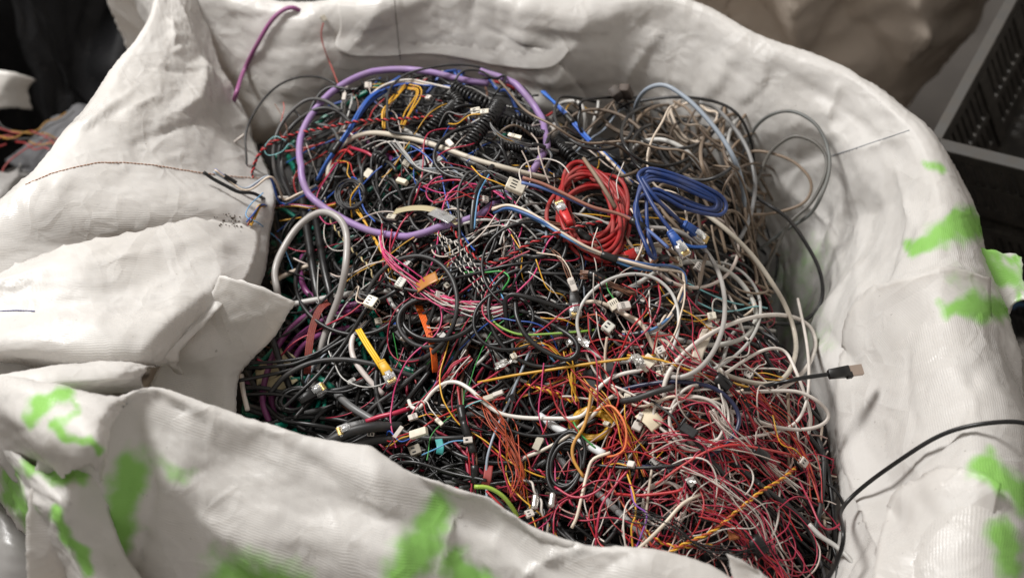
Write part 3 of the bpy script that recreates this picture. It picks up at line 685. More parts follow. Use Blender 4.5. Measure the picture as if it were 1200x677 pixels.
# ------------------------------------------------------------------ heap shade filler
def shade_filler():
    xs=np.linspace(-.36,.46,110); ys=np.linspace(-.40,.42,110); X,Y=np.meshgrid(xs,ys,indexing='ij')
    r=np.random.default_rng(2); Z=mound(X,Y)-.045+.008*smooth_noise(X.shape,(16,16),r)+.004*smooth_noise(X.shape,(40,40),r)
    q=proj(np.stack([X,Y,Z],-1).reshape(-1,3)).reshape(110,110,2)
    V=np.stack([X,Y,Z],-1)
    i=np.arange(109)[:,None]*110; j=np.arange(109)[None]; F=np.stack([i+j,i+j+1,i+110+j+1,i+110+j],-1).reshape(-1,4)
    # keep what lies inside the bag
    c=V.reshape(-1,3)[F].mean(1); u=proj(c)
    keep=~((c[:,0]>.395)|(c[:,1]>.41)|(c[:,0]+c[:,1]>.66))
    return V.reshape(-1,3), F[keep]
V,F=shade_filler()
props(mesh_obj('heap_shade_filler',V,F,pvc((.008,.008,.009),.75,'filler_shade',dust=.1,vary=0)),'near-black filler sheet standing in for the shade between the cables',"tangle",kind='stuff')  # hidden sheet; its near-black colour is painted shade for the gaps
# ------------------------------------------------------------------ colours of the sheaths
BLK=pvc((.006,.006,.0065),.36,'black_sheath',dust=.05); CHR=pvc((.018,.018,.019),.45,'charcoal_sheath',dust=.12)
GRY=pvc((.13,.13,.13),.42,'grey_sheath'); LGR=pvc((.40,.39,.37),.38,'light_grey_sheath'); WHT=pvc((.60,.55,.50),.36,'white_sheath',dust=.3); WTH=pvc((.50,.42,.37),.4,'thin_white_sheath',dust=.35)
CRM=pvc((.60,.50,.40),.4,'cream_sheath',dust=.3); RED=pvc((.36,.016,.02),.36,'red_sheath',dust=.12); CRI=pvc((.36,.022,.055),.36,'crimson_sheath',dust=.1)
ORG=pvc((.42,.075,.02),.4,'orange_sheath',dust=.12); RUS=pvc((.27,.045,.02),.45,'rust_sheath'); BRN=pvc((.13,.055,.03),.42,'brown_sheath')
TAU=pvc((.20,.145,.10),.5,'taupe_sheath',dust=.4); TAD=pvc((.10,.07,.048),.5,'dark_taupe_sheath',dust=.35)
YEL=pvc((.62,.33,.025),.4,'yellow_sheath',dust=.12); BLU=pvc((.018,.075,.34),.36,'blue_sheath',dust=.1); LBL=pvc((.10,.28,.50),.4,'light_blue_sheath')
GRN=pvc((.04,.30,.06),.4,'green_sheath'); TEA=pvc((.0,.13,.085),.33,'teal_sheath',dust=.08); PUR=pvc((.15,.028,.11),.35,'purple_sheath',dust=.1)
LIL=pvc((.25,.155,.34),.45,'lilac_sheath',dust=.35,vary=.03); PNK=pvc((.55,.04,.16),.4,'pink_sheath'); CYA=pvc((.18,.42,.44),.4,'cyan_sheath')
NAV=pvc((.012,.015,.045),.34,'navy_sheath',dust=.08); STL=pvc((.24,.28,.33),.36,'steel_grey_sheath'); TAN=pvc((.42,.27,.12),.5,'tan_plastic')
WPL=pvc((.60,.55,.45),.45,'ivory_plastic',dust=.55,vary=.25); DRK=pvc((.004,.004,.004),.6,'socket_dark',dust=0); MET=pvc((.6,.58,.55),.28,'contact_metal',metal=1,dust=.2)
GLD=pvc((.7,.5,.2),.3,'gold_contact',metal=1,dust=.1); FOI=pvc((.75,.74,.72),.22,'foil',metal=1,dust=.3); CLR=pvc((.85,.86,.86),.12,'clear_plastic',trans=.75,dust=.15)
FLX=pvc((.42,.17,.03),.35,'amber_film'); BGE=pvc((.42,.36,.22),.45,'beige_film'); PAP=pvc((.60,.52,.32),.7,'paper')

def pt(q, dof=.012):
    if len(q)==2: return S(q[0],q[1],dof)
    if len(q)==3: return S(q[0],q[1],q[2])
    if q[3]=='w': return W(q[0],q[1],q[2])
    return hit(q[0],q[1],q[2])
def path(pts, o=.012, step=.004): return catmull([pt(q,o) for q in pts], step=step)
def wob(P, amp, rng=np.random.default_rng(77), wl=.05):
    n=len(P); k=max(4,int(n*.004/wl)+3); A=np.stack([np.interp(np.linspace(0,1,n),np.linspace(0,1,k),rng.normal(size=k)) for _ in range(3)],-1)
    e=np.minimum(1,np.minimum(np.arange(n),np.arange(n)[::-1])/6.)[:,None]; return P+A*amp*e
def cable(label, pts, r, mat, o=.012, cat='cable', name='cable', group=None, ends=True, sides=10, flat=None, w=.0, smooth=0):
    P=path(pts,o); 
    for _ in range(smooth): P[1:-1]=(P[:-2]+2*P[1:-1]+P[2:])/4

    if w: P=wob(P,w)
    prof=None
    if flat:
        a=np.arange(sides)*2*math.pi/sides; prof=np.stack([np.cos(a)/flat, np.sin(a)*1.0],-1)
    V,F=tubeVF(P,r*.001,sides,prof)
    return props(mesh_obj(name,V,F,mat),label,cat,group)
def strands_obj(name, P, n, r, mats, parent=None, pitch=None, spread=0, flatw=None, rng=np.random.default_rng(3), sep=False, cname='strand', sides=6):
    T,Nn,B=frames(P); L=np.concatenate([[0],np.cumsum(np.linalg.norm(np.diff(P,axis=0),axis=1))]); A=Acc(); out=[]
    for i in range(n):
        if pitch:
            a=L/pitch*2*math.pi+i*2*math.pi/n; Q=P+(np.cos(a)[:,None]*Nn+np.sin(a)[:,None]*B)*r*(1.05 if n==2 else 1.25)
        elif flatw is not None:
            ph=np.interp(L,[0,L[-1]],[0,flatw]); d=np.cos(ph)[:,None]*B+np.sin(ph)[:,None]*Nn; Q=P+d*((i-(n-1)/2)*r*1.95)
        else:
            k=max(4,int(L[-1]/.035)); ts=np.linspace(0,L[-1],k); e=np.stack([np.interp(L,ts,rng.normal(size=k)*spread) for _ in range(2)],-1)
            # smooth the kinks
            for _ in range(6): e[1:-1]=(e[:-2]+2*e[1:-1]+e[2:])/4
            Q=P+e[:,:1]*Nn+e[:,1:]*B
        V,F=tubeVF(Q,r,sides)
        if sep: out.append(mesh_obj(cname,V,F,mats[i%len(mats)],parent))
        else: A.add(V,F,i%len(mats))
    return out if sep else A.obj(name,mats,parent)
def twisted(label, pts, r, mats, o=.012, pitch=.009, n=2, cat='wire', name='twisted_wire', group=None):
    P=path(pts,o,.0015); e=empty(name,P[0]); props(e,label,cat,group)
    strands_obj(name,P,n,r*.001,mats,e,pitch=pitch,sep=True); return e
def ribbon(label, pts, n, r, mats, o=.012, tw=0., cat='ribbon cable', name='ribbon_cable', group=None, parent=None):
    P=path(pts,o); ob=strands_obj(name,P,n,r*.001,mats,parent,flatw=tw,sides=6)
    return props(ob,label,cat,group) if parent is None else ob
def housing(parent, p, q, l, wd, h, mat, slots=4, name='connector', nrm=None):
    ax,ay,az=basis(np.asarray(p),np.asarray(q),nrm); A=Acc(); c=np.asarray(p)+ax*l/2
    V,F=boxVF(c,ax,ay,az,l/2,wd/2,h/2,bev=.22); A.add(V,F,0)
    for i in range(slots):
        y=(i-(slots-1)/2)*wd*.82/max(1,slots)
        V,F=boxVF(c+az*h*.46+ay*y-ax*l*.12,ax,ay,az,l*.16,wd*.16/slots,h*.06,bev=.1); A.add(V,F,1)
        V,F=boxVF(c+ax*l*.47+ay*y,ax,ay,az,l*.05,wd*.30/slots,h*.30,bev=.1); A.add(V,F,1)
    V,F=boxVF(c-az*h*.1-ax*l*.3,ax,ay,az,l*.18,wd*.56,h*.22,bev=.2); A.add(V,F,0)
    return A.obj(name,[mat,DRK],parent,smooth=False)
def rj(parent, p, q, boot, l=.021, wd=.0118, nrm=None):
    """plug: moulded ribbed boot and clear tip with contacts; p = cable side"""
    p=np.asarray(p); ax,ay,az=basis(p,np.asarray(q),nrm); A=Acc()
    V,F=boxVF(p+ax*.008,ax,ay,az,.009,wd*.32,.0032,taper=1.5); A.add(V,F)
    for k in range(4):
        V,F=boxVF(p+ax*(.001+.0032*k),ax,ay,az,.0009,wd*(.36+.03*k),.0038); A.add(V,F)
    A.obj('boot',boot,parent)
    A=Acc(); V,F=boxVF(p+ax*(.017+l*.35),ax,ay,az,l*.42,wd/2,.004); A.add(V,F,0)
    V,F=boxVF(p+ax*(.017+l*.2)+az*.0055,ax,ay,az*1.0,l*.35,wd*.25,.0006); A.add(V,F,0)
    for k in range(8):
        V,F=boxVF(p+ax*(.017+l*.65)+az*.0043+ay*(k-3.5)*.00105,ax,ay,az,.0028,.0003,.0004); A.add(V,F,1)
    A.obj('plug',[CLR,GLD],parent)
def cord_thing(name,label,cat,pts,r,mat,o=.012,group=None,sides=10):
    P=path(pts,o); e=empty(name,P[0]); props(e,label,cat,group); V,F=tubeVF(P,r*.001,sides); mesh_obj('sheath',V,F,mat,e); return e,P
def coil_path(cx,cy,rx,ry,turns,o,rot=0,jit=.1,seed=0,a0=0,dz=.003):
    r=np.random.default_rng(seed); out=[]; n=10
    fx=fy=1; ox=oy=0
    for i in range(int(turns*n)+1):
        if i%n==0: tx,ty,px_,py_=1+r.normal()*jit,1+r.normal()*jit,r.normal()*jit*rx*.4,r.normal()*jit*ry*.4
        fx+=(tx-fx)*.35; fy+=(ty-fy)*.35; ox+=(px_-ox)*.35; oy+=(py_-oy)*.35
        a=a0+i/n*2*math.pi; x,y=math.cos(a)*rx*fx,math.sin(a)*ry*fy; c,s=math.cos(rot),math.sin(rot)
        out.append((cx+ox+x*c-y*s, cy+oy+x*s+y*c, o+dz*(i/n)*.6+r.uniform(0,.003)))
    return out
def coiled(label, pts, R=.0058, r=.0017, pitch=.0044, o=.02, tails=(), group=None):
    P=path(pts,o,.0006); T,Nn,B=frames(P); L=np.concatenate([[0],np.cumsum(np.linalg.norm(np.diff(P,axis=0),axis=1))])
    a=L/pitch*2*math.pi; env=np.clip(np.minimum(L,L[-1]-L)/.006,0,1); rr_=(R*(.25+.75*env))[:,None]
    Q=P+(np.cos(a)[:,None]*Nn+np.sin(a)[:,None]*B)*rr_; e=empty('spiral_cable',P[0]); props(e,label,'spiral cable',group)
    V,F=tubeVF(Q,r,7); mesh_obj('spiral',V,F,BLK,e)
    for t in tails:
        Pt=path(t,o); V,F=tubeVF(Pt,.0017,8); mesh_obj('lead',V,F,BLK,e)
    return e

# ------------------------------------------------------------------ large, recognisable cables
h=.035
cable('thick lilac cable forming one big open ring over the back of the heap',[(572,98,.02),(540,89,.028),(500,81,.03),(462,79,.03),(420,89,.035),(385,108,.045),(360,140,.055),(350,175,.06),(352,205,.06),(368,232,.05),(395,255,.038),(430,270,.032),(470,277,.03),(510,273,.03),(550,258,.025),(592,232,.012),(618,208,.02),(634,185,.03),(640,158,.03),(633,130,.03),(612,108,.03),(588,92,.03),(563,83,.03)],3.9,LIL,sides=14,w=.003)
cable('mauve cable arching over the far rim behind the left flap',[(272,125,-.03,'w'),(278,106,.0,'w'),(288,82,.0065,'h'),(305,50,.0065,'h'),(320,24,.0065,'h'),(334,15,.006,'h'),(346,11,.004,'h'),(356,14,-.01,'h')],2.7,pvc((.22,.065,.17),.4,'mauve_sheath'))
cable('thick pale grey cable looping upright beside the corner flap',[(322,372,.0),(325,345,.05),(322,320,.06),(330,295,.065),(350,265,.07),(375,249,.07),(396,255,.065),(406,275,.055),(405,312,.045),(398,345,.03),(385,380,.02),(372,420,.012),(362,455,.0),(355,480,-.01)],3.7,pvc((.30,.28,.265),.35,'pale_grey_sheath'),sides=14)
cable('pale grey cable running right from the tip of the corner flap',[(318,362,.02),(345,356,.025),(378,350,.02),(420,343,.018),(455,341,.015),(478,350,.012),(498,368,.01),(530,376,.006),(560,372,.004)],3.2,LGR)
cable('beige cable sweeping across the middle of the big lilac ring',[(384,215,.02),(386,196,.025),(396,176,.028),(415,161,.03),(440,156,.03),(480,162,.032),(520,174,.03),(560,188,.03),(600,199,.028),(640,209,.02),(680,216,.0)],2.9,pvc((.50,.45,.37),.4,'beige_sheath'))
cable('second grey white cable under the beige one in the lilac ring',[(470,150,.02),(500,165,.02),(540,185,.018),(570,200,.018),(600,215,.01),(620,240,.006)],2.6,LGR)
cable('long grey cable crossing the left of centre under the black ones',[(452,340,.012),(462,360,.012),(480,372,.014),(505,376,.012),(525,370,.012),(545,360,.004)],2.4,LGR)
cable('pair of pale grey cables running right through the middle, upper one',[(500,350,.004),(540,368,.008),(570,380,.008),(610,390,.008),(650,392,.006),(690,384,.0)],3.0,pvc((.33,.32,.30),.4))
cable('lower of two pale grey cables running right through the middle',[(495,362,.0),(530,378,.004),(565,392,.004),(610,399,.004),(660,398,.0),(700,392,-.004)],2.8,pvc((.30,.29,.27),.4,'grey_sheath2'))
cable('white grey cable making a wide round loop right of centre',[(722,345,.02),(748,332,.02),(775,316,.024),(805,307,.03),(835,310,.035),(862,325,.035),(880,348,.034),(886,370,.03),(878,390,.028),(858,401,.026),(830,404,.02),(795,398,.02),(762,386,.02),(735,371,.02),(718,352,.02)],2.6,pvc((.50,.49,.45),.34,'white_grey_sheath'))
cable('translucent white cable curving round the right side of the heap',[(748,378,.02),(770,395,.02),(800,412,.022),(835,432,.022),(868,445,.024),(900,450,.026),(920,441,.03),(931,420,.034),(932,395,.036),(922,362,.045),(905,332,.055),(882,300,.055),(852,270,.05),(826,250,.03)],2.6,pvc((.50,.45,.37),.25,'aged_white_sheath'))
cable('thin white cable peaking beside the black USB plug',[(775,462,.02),(815,452,.022),(845,440,.024),(868,425,.026),(890,412,.03),(908,408,.034),(922,414,.036),(934,438,.04),(943,462,.04),(950,492,.036),(944,520,.02)],1.7,WHT)
cable('white cable forming a flat pointed loop over the right edge',[(762,428,.022),(795,440,.024),(830,452,.024),(868,459,.024),(905,458,.03),(935,459,.045),(958,470,.055),(971,486,.055),(962,498,.05),(938,503,.04),(905,499,.03),(870,486,.024),(848,480,.022),(835,487,.02)],1.9,WHT)
cable('white cable looping back under the pointed white loop',[(935,350,.04),(945,400,.045),(948,440,.045),(945,470,.045),(935,492,.04),(918,503,.03),(890,510,.025),(860,515,.02),(830,520,.02),(800,518,.016)],1.6,WHT)
cable('glossy navy cable arcing round the lower right wires',[(722,458,.02),(758,450,.024),(795,447,.028),(832,453,.032),(855,468,.035),(866,488,.036),(861,508,.034),(843,527,.03),(812,541,.028),(780,547,.026),(748,546,.018),(715,540,.012)],2.1,NAV)
cable('white cable winding from the lower left of centre to the middle right',[(479,469,.02),(482,476,.024),(489,479,.026),(497,472,.028),(507,459,.03),(521,449,.032),(536,448,.032),(552,457,.032),(568,472,.03),(586,484,.03),(612,489,.028),(645,490,.028),(676,489,.028),(689,480,.028),(694,466,.028),(703,453,.028),(720,441,.026),(750,434,.02),(790,431,.012)],2.0,pvc((.70,.67,.62),.3,'bright_white_sheath',dust=.1,vary=.03))
cable('white wire running down left from the yellow sleeve joint',[(608,556,.014),(607,546,.018),(613,537,.022),(632,529,.026),(655,517,.03),(676,502,.03),(696,485,.03),(712,468,.026),(735,455,.02)],1.8,pvc((.64,.58,.50),.36,'ivory_sheath'))
cable('thick white cable with stripped end below the centre',[(632,487,.012),(650,500,.02),(670,511,.024),(690,522,.026),(708,532,.026)],4.0,pvc((.62,.64,.65),.35,'cool_white_sheath'),sides=14)
cable('grey thick cable going down behind the near rim',[(640,520,.0),(668,550,.004),(695,572,.01),(725,600,.012),(760,632,.012),(795,665,.01)],3.4,pvc((.24,.24,.24),.42,'mid_grey_sheath'),sides=12)
cable('short thick grey tube in the lower left of the heap',[(395,462,.012),(411,476,.018),(430,488,.02),(452,501,.02),(470,514,.008)],3.9,GRY,sides=14)
cable('thick black cable bending over the lower left edge',[(372,525,.02),(388,516,.03),(412,505,.036),(440,500,.034),(470,500,.02)],5.2,CHR,sides=14)
cable('second thick black cable below the lower left bend',[(390,540,.02),(410,525,.024),(440,515,.022),(480,514,.014)],4.6,CHR,sides=14)
cable('white cable hooking down beside the yellow sleeve',[(432,377,.02),(418,388,.026),(412,402,.03),(414,418,.03),(422,432,.028),(435,448,.024),(449,462,.018)],2.9,pvc((.58,.52,.49),.36,'pinkish_white_sheath'))
cable('pale blue grey cable arching over the back right',[(742,150,-.06,'w'),(746,122,.0,'w'),(758,105,.035,'w'),(778,100,.05,'w'),(800,112,.05,'w'),(822,132,.045,'w'),(845,160,.035,'w'),(862,190,.02,'w'),(871,222,-.02,'w'),(872,250,-.06,'w')],2.6,STL)
cable('dark grey cable arching flat behind the pale blue one',[(700,150,-.09,'w'),(730,125,-.02,'w'),(760,117,.0,'w'),(800,114,.01,'w'),(840,120,.0,'w'),(865,135,-.01,'w'),(880,165,-.05,'w'),(884,200,-.1,'w')],1.8,CHR)
cable('white cable arching over the taupe tangle at the back right',[(738,182,-.01,'w'),(750,168,.02,'w'),(775,164,.03,'w'),(800,174,.03,'w'),(818,192,.02,'w'),(832,215,.0,'w'),(845,250,-.03,'w')],2.7,LGR)
cable('off white cable standing in a low arch left of the taupe tangle',[(650,125,-.03,'w'),(665,119,.0,'w'),(680,122,.01,'w'),(686,140,.0,'w'),(684,165,-.03,'w')],2.3,LGR)
cable('grey cable hanging in the largest round loop over the back right wall',[(872,180,-.08,'w'),(885,150,-.04,'w'),(905,134,-.01,'w'),(930,131,.0,'w'),(955,145,.0,'w'),(969,170,-.01,'w'),(972,198,-.02,'w'),(963,228,-.03,'w'),(948,252,-.06,'w'),(920,270,-.09,'w'),(890,292,-.12,'w')],2.1,pvc((.11,.115,.11),.45,'loop_grey_sheath'))
cable('second grey cable in a round loop inside the largest one',[(880,230,-.08,'w'),(892,200,-.06,'w'),(905,176,-.04,'w'),(930,160,-.02,'w'),(955,167,-.015,'w'),(968,184,-.02,'w'),(966,208,-.03,'w'),(950,238,-.05,'w'),(925,262,-.07,'w'),(905,300,-.10,'w'),(892,325,-.12,'w')],2.1,pvc((.09,.085,.075),.45,'loop_grey_sheath2'))
cable('taupe cable in the small flat loop over the back right wall',[(850,192,-.06,'w'),(880,178,-.05,'w'),(905,180,-.045,'w'),(930,190,-.045,'w'),(948,208,-.05,'w'),(950,225,-.06,'w'),(938,240,-.07,'w'),(905,250,-.08,'w'),(870,252,-.07,'w')],1.8,TAU)
cable('dark cable drooping against the green stained inner right wall',[(880,228,-.06,'w'),(905,243,-.05,'w'),(925,258,-.06,'w'),(945,286,-.08,'w'),(960,316,-.10,'w'),(964,345,-.12,'w'),(955,366,-.13,'w'),(935,378,-.13,'w'),(912,379,-.12,'w'),(890,377,-.10,'w')],2.2,CHR)
cable('pale blue grey cable running down through the taupe tangle',[(820,120,-.01,'w'),(840,128,-.02,'w'),(862,152,-.03,'w'),(878,180,-.04,'w'),(885,215,-.05,'w'),(880,250,-.05,'w'),(868,278,-.05,'w'),(855,292,-.06,'w')],2.3,pvc((.20,.20,.20),.4,'dull_grey_sheath'))
cable('black cable draped over the right side of the bag at the front',[(955,700,-.05,'w'),(978,668,-.03,'w'),(987,648,-.02,'w'),(990,622,.01,'w'),(999,603,.016,'h'),(1020,582,.016,'h'),(1045,562,.016,'h'),(1080,539,.014,'h'),(1115,519,.014,'h'),(1145,509,.016,'h'),(1168,507,.022,'h'),(1183,513,.030,'h'),(1193,530,.034,'h'),(1196,555,.030,'h'),(1195,590,.024,'h'),(1192,640,.018,'h')],2.1,BLK,smooth=60)
cable('cable changing from black to grey across the lower right wires',[(850,532,.022),(872,552,.026),(900,575,.03),(928,597,.03),(955,620,.03)],2.6,CHR)
cable('white cable leaving the heap at the lower right corner of the bag',[(948,614,.035),(962,628,.04),(980,640,.045),(996,655,.05),(1012,678,.05),(1030,705,.04)],2.4,LGR)
cable('black cable standing along the lower right edge',[(905,492,.01),(935,500,.02),(955,520,.03),(968,545,.03),(975,585,.03),(978,625,.02),(975,665,.0)],2.6,BLK)
cable('charcoal cable running down the lower right edge',[(925,480,.0),(950,500,.02),(964,530,.03),(965,560,.035),(962,590,.035),(955,622,.03)],2.5,CHR)
cable('black cable round the outermost lower right curve',[(920,525,.02),(960,560,.03),(980,575,.035),(990,600,.03),(982,620,.02),(968,630,.01)],1.5,BLK)

# black cables of the middle
cable('heavy black cable hanging in the largest loop right of centre',[(604,352,.03),(606,372,.036),(618,395,.04),(640,412,.04),(665,421,.04),(677,412,.038),(673,398,.036),(655,385,.032),(625,370,.028),(600,360,.02)],2.5,BLK)
cable('heavy black cable snaking upright right of centre',[(596,392,.02),(593,370,.03),(592,352,.036),(600,345,.038),(625,350,.036),(660,362,.03),(690,376,.02)],2.5,BLK)
cable('thin charcoal cable bowing from centre down to the silver connector',[(590,340,.02),(595,318,.03),(606,302,.034),(622,300,.034),(630,312,.03),(622,335,.026),(606,362,.02),(590,398,.01)],1.7,CHR)
cable('charcoal cable standing as a tall narrow loop at centre',[(540,335,.02),(540,300,.03),(538,260,.036),(537,225,.038),(546,205,.04),(556,202,.038),(565,215,.03)],1.6,CHR)
cable('black flat cable with a blue stripe at centre',[(553,272,.03),(554,250,.034),(558,225,.036),(570,204,.034),(580,190,.03)],2.6,BLK,flat=2.2)
cable('light blue wire along the black flat cable',[(556,268,.034),(558,246,.038),(562,225,.04),(573,205,.038)],.9,LBL,cat='wire',name='wire')
cable('thin black wire framing the back of the lilac ring',[(520,167,.03),(480,158,.036),(458,154,.036),(454,140,.04),(455,110,.045),(466,94,.045),(485,84,.045),(520,77,.04),(552,77,.035),(580,85,.03),(610,100,.028),(622,112,.02)],1.4,CHR)
cable('black wire zigzagging over the coiled cords',[(532,96,.03),(542,84,.036),(562,83,.036),(580,92,.034),(592,88,.036),(590,98,.036),(578,112,.03)],1.4,BLK)
cable('black wire standing off the heap at the left',[(290,232,.03),(289,190,.05),(288,158,.06),(298,132,.06),(320,105,.06),(345,92,.055),(370,90,.05),(392,98,.045),(400,112,.03)],1.3,CHR)
for i,(lb,pp,rr_) in enumerate([
 ('dark grey cable in the outermost arch at the upper left',[(335,230,.02),(322,200,.04),(322,165,.055),(335,138,.06),(358,118,.06),(380,118,.05),(400,130,.04)],2.1),
 ('dark grey cable in the middle arch at the upper left',[(345,240,.02),(330,205,.035),(328,172,.05),(345,145,.05),(372,128,.05),(395,130,.04),(412,145,.03)],2.3),
 ('dark grey cable in the lowest arch at the upper left',[(352,250,.01),(340,225,.02),(330,195,.04),(336,165,.04),(362,148,.04),(388,150,.03),(400,170,.02)],2.5),
 ('dark grey cable curling just inside the lilac ring at the left',[(360,205,.02),(352,180,.03),(358,150,.04),(368,120,.045),(385,103,.045),(410,105,.04)],1.9),
 ]): cable(lb,pp,rr_,CHR if i%2 else pvc((.045,.045,.045),.45,'dark_grey_sheath'))
cable('white cable protruding from the left behind the dark arches',[(286,158,.05),(272,170,.05),(266,190,.05),(270,208,.045),(285,222,.04),(310,230,.03),(345,232,.02)],1.7,WHT)
cable('black cable end poking out over the left flap',[(233,210,.010,'h'),(245,216,.008,'h'),(258,224,.009,'h'),(275,233,.009,'h'),(292,237,.012,'h'),(320,238,.03),(350,244,.015)],1.9,BLK)

# thick cables at the left
for lb,pp,rr_,mt in [
 ('thick black cable lying steeply in the left part, left one',[(350,195,.01),(354,230,.02),(360,270,.03),(366,310,.03),(372,345,.02),(378,380,.0)],4.6,BLK),
 ('thick black cable lying steeply in the left part, right one',[(369,250,.02),(374,280,.03),(380,315,.03),(388,350,.02),(392,380,.0)],4.2,BLK),
 ('thick black hose beside the flap edge at the left',[(322,250,.0),(330,290,.0),(330,325,-.01),(318,360,-.01),(310,400,.0)],5.0,BLK),
 ('thick black cable crossing the purple ones at the lower left',[(316,385,.02),(322,405,.024),(330,430,.022),(340,455,.01),(345,470,.0)],3.6,BLK),
 ('black cable crossing from the flap edge at the left, upper of three',[(278,446,.03),(310,440,.03),(340,433,.03),(370,418,.03),(400,400,.03),(430,385,.02)],2.0,BLK),
 ('black cable crossing from the flap edge at the left, middle of three',[(282,432,.03),(310,430,.034),(345,426,.034),(380,412,.03),(420,405,.02)],2.0,BLK),
 ('black cable crossing from the flap edge at the left, lowest of three',[(280,425,.036),(320,424,.036),(360,418,.034),(390,402,.03),(410,385,.02),(425,372,.01)],1.8,BLK),
 ('black cable in the long shallow arch at the lower left',[(315,462,.02),(335,440,.03),(365,425,.034),(400,421,.034),(435,426,.03),(470,436,.024),(500,446,.01)],2.7,CHR),
 ('black cable rising diagonally at the lower left',[(330,480,.02),(362,450,.03),(385,425,.03),(405,400,.03),(430,360,.03),(440,345,.02)],2.2,BLK),
 ('second black cable rising diagonally at the lower left',[(345,490,.02),(375,455,.026),(395,425,.028),(412,400,.028),(436,372,.02)],2.0,BLK)]:
    cable(lb,pp,rr_,mt,sides=12)
for i,(pp) in enumerate([[(318,500,.0),(308,470,.012),(312,440,.014),(326,405,.014),(348,378,.016),(378,360,.018),(398,352,.01)],
  [(325,500,-.005),(318,465,.0),(326,430,.004),(345,400,.008),(370,380,.012),(395,368,.01)],
  [(340,470,-.01),(340,440,-.002),(350,412,.002),(370,395,.008),(392,388,.008),(410,384,.0)],
  [(392,362,.012),(410,358,.016),(428,354,.012)],[(392,367,.008),(412,364,.012),(432,358,.008)],[(355,300,.01),(352,320,.016),(358,340,.018),(372,352,.01)]]):
    cable(['outermost purple cable curving at the left of the heap','second purple cable inside the outermost at the left','innermost purple cable curving at the left of the heap','upper of two short purple cable pieces near the white plug','lower of two short purple cable pieces near the white plug','short purple hook between the thick black cables'][i],pp,3.3,PUR,sides=12)
cable('grey white cable behind the dark red ribbon at the left',[(405,345,.0),(392,375,.005),(380,400,.008),(372,430,.008),(366,460,.0)],3.0,LGR)
cable('dirty white cable lying in the gap at the far left',[(318,332,.02),(335,322,.02),(360,312,.016),(380,306,.01)],2.6,CRM)
cable('white cable end standing at the lower left flap edge',[(283,440,.01),(285,458,.02),(290,480,.02)],2.6,WHT)
ribbon('dark red flat ribbon cable bending down at the left',[(388,352,.02),(375,362,.028),(366,385,.03),(362,410,.028),(360,438,.02)],7,.55,[pvc((.22,.025,.012),.4,'dark_red'),pvc((.16,.015,.01),.4,'dark_red2')],tw=.5)
ribbon('bright orange flat strip cable left of centre',[(488,352,.012),(496,372,.02),(503,392,.026),(508,412,.028),(510,436,.02)],5,.75,[pvc((.75,.13,.01),.35,'vivid_orange',dust=.05)],tw=.6)
ribbon('blue flat strip cable left of centre',[(460,375,.01),(472,385,.016),(485,400,.014),(498,420,.0)],4,.9,[BLU],tw=.3)

# red and blue network cables in bundles
e,P=cord_thing('network_cable','coiled bright red network cable bundle right of centre','cable',coil_path(693,245,33,44,15,.024,rot=-.35,jit=.24,seed=12,dz=.0018),2.2,pvc((.26,.009,.010),.45,'bright_red_sheath',dust=.3))
rj(e,S(668,262,.05),S(645,222,.055),pvc((.45,.02,.02),.4,'red_boot',dust=.05),l=.015,wd=.0095)
P2=path([(662,205,.06),(690,195,.055),(715,203,.05)]); V,F=tubeVF(P2,.0016,6)
mesh_obj('tie',*tubeVF(path([(684,186,.045),(698,206,.055),(712,228,.05),(722,245,.04)]),.0022,6),TAU,e)
rj(e,S(728,302,.03),S(752,296,.03),pvc((.45,.02,.02),.4,'red_boot',dust=.05),l=.010)
e,P=cord_thing('network_cable','long looped bright blue network cable with two blue plugs','cable',
 [(798,284,0.072),(780,262,0.076),(765,240,0.078),(752,215,0.080),(748,205,0.082),(758,198,0.084),(775,200,0.086),(800,208,0.088),(830,221,0.090),(847,232,0.090),(851,244,0.088),(843,252,0.084),(825,250,0.082),(800,243,0.082),(780,232,0.080),(764,227,0.078),(748,232,0.072),(744,245,0.066),(748,265,0.062),(756,285,0.060),(763,300,0.052),
  (768,300,0.042),(760,275,0.058),(758,255,0.062),(757,230,0.072),(752,212,0.076),(757,202,0.082),(770,203,0.087),(800,214,0.088),(828,226,0.088),(840,236,0.088),(836,246,0.084),(815,243,0.082),(790,232,0.080),(770,222,0.078),(757,225,0.072)],2.1,pvc((.007,.028,.125),.42,'vivid_blue_sheath',dust=.2))
for k_ in (0,1,2):
    _q=[(744+4*k_,262,.06),(746,238,.070),(752,214+3*k_,.078),(764,203+4*k_,.082),(790,208+4*k_,.086),(822,222+4*k_,.088),(845-3*k_,236+k_,.086),(838-3*k_,248-2*k_,.082),(812,244-3*k_,.078),(782,232-3*k_,.074),(758,232-2*k_,.068)]
    mesh_obj('sheath',*tubeVF(path(_q),.0020,9),pvc((.007,.028,.125),.42,'vivid_blue_sheath',dust=.2),e)
mesh_obj('sheath',*tubeVF(path([(752,208,.082),(765,228,.08),(782,246,.076),(805,266,.07)]),.0021,10),pvc((.007,.028,.125),.42,'vivid_blue_sheath',dust=.2),e)
_bb=pvc((.012,.07,.30),.4,'blue_boot',dust=.08)
rj(e,S(785,272,.076),S(803,298,.072),_bb,l=.018,wd=.0105); rj(e,S(801,262,.072),S(826,282,.068),_bb,l=.018,wd=.0105)
cable('short bright blue wire end at the right of centre',[(800,286,.04),(812,289,.044),(827,289,.044)],1.7,pvc((.03,.16,.62),.4,'bright_blue'),name='wire',cat='wire')

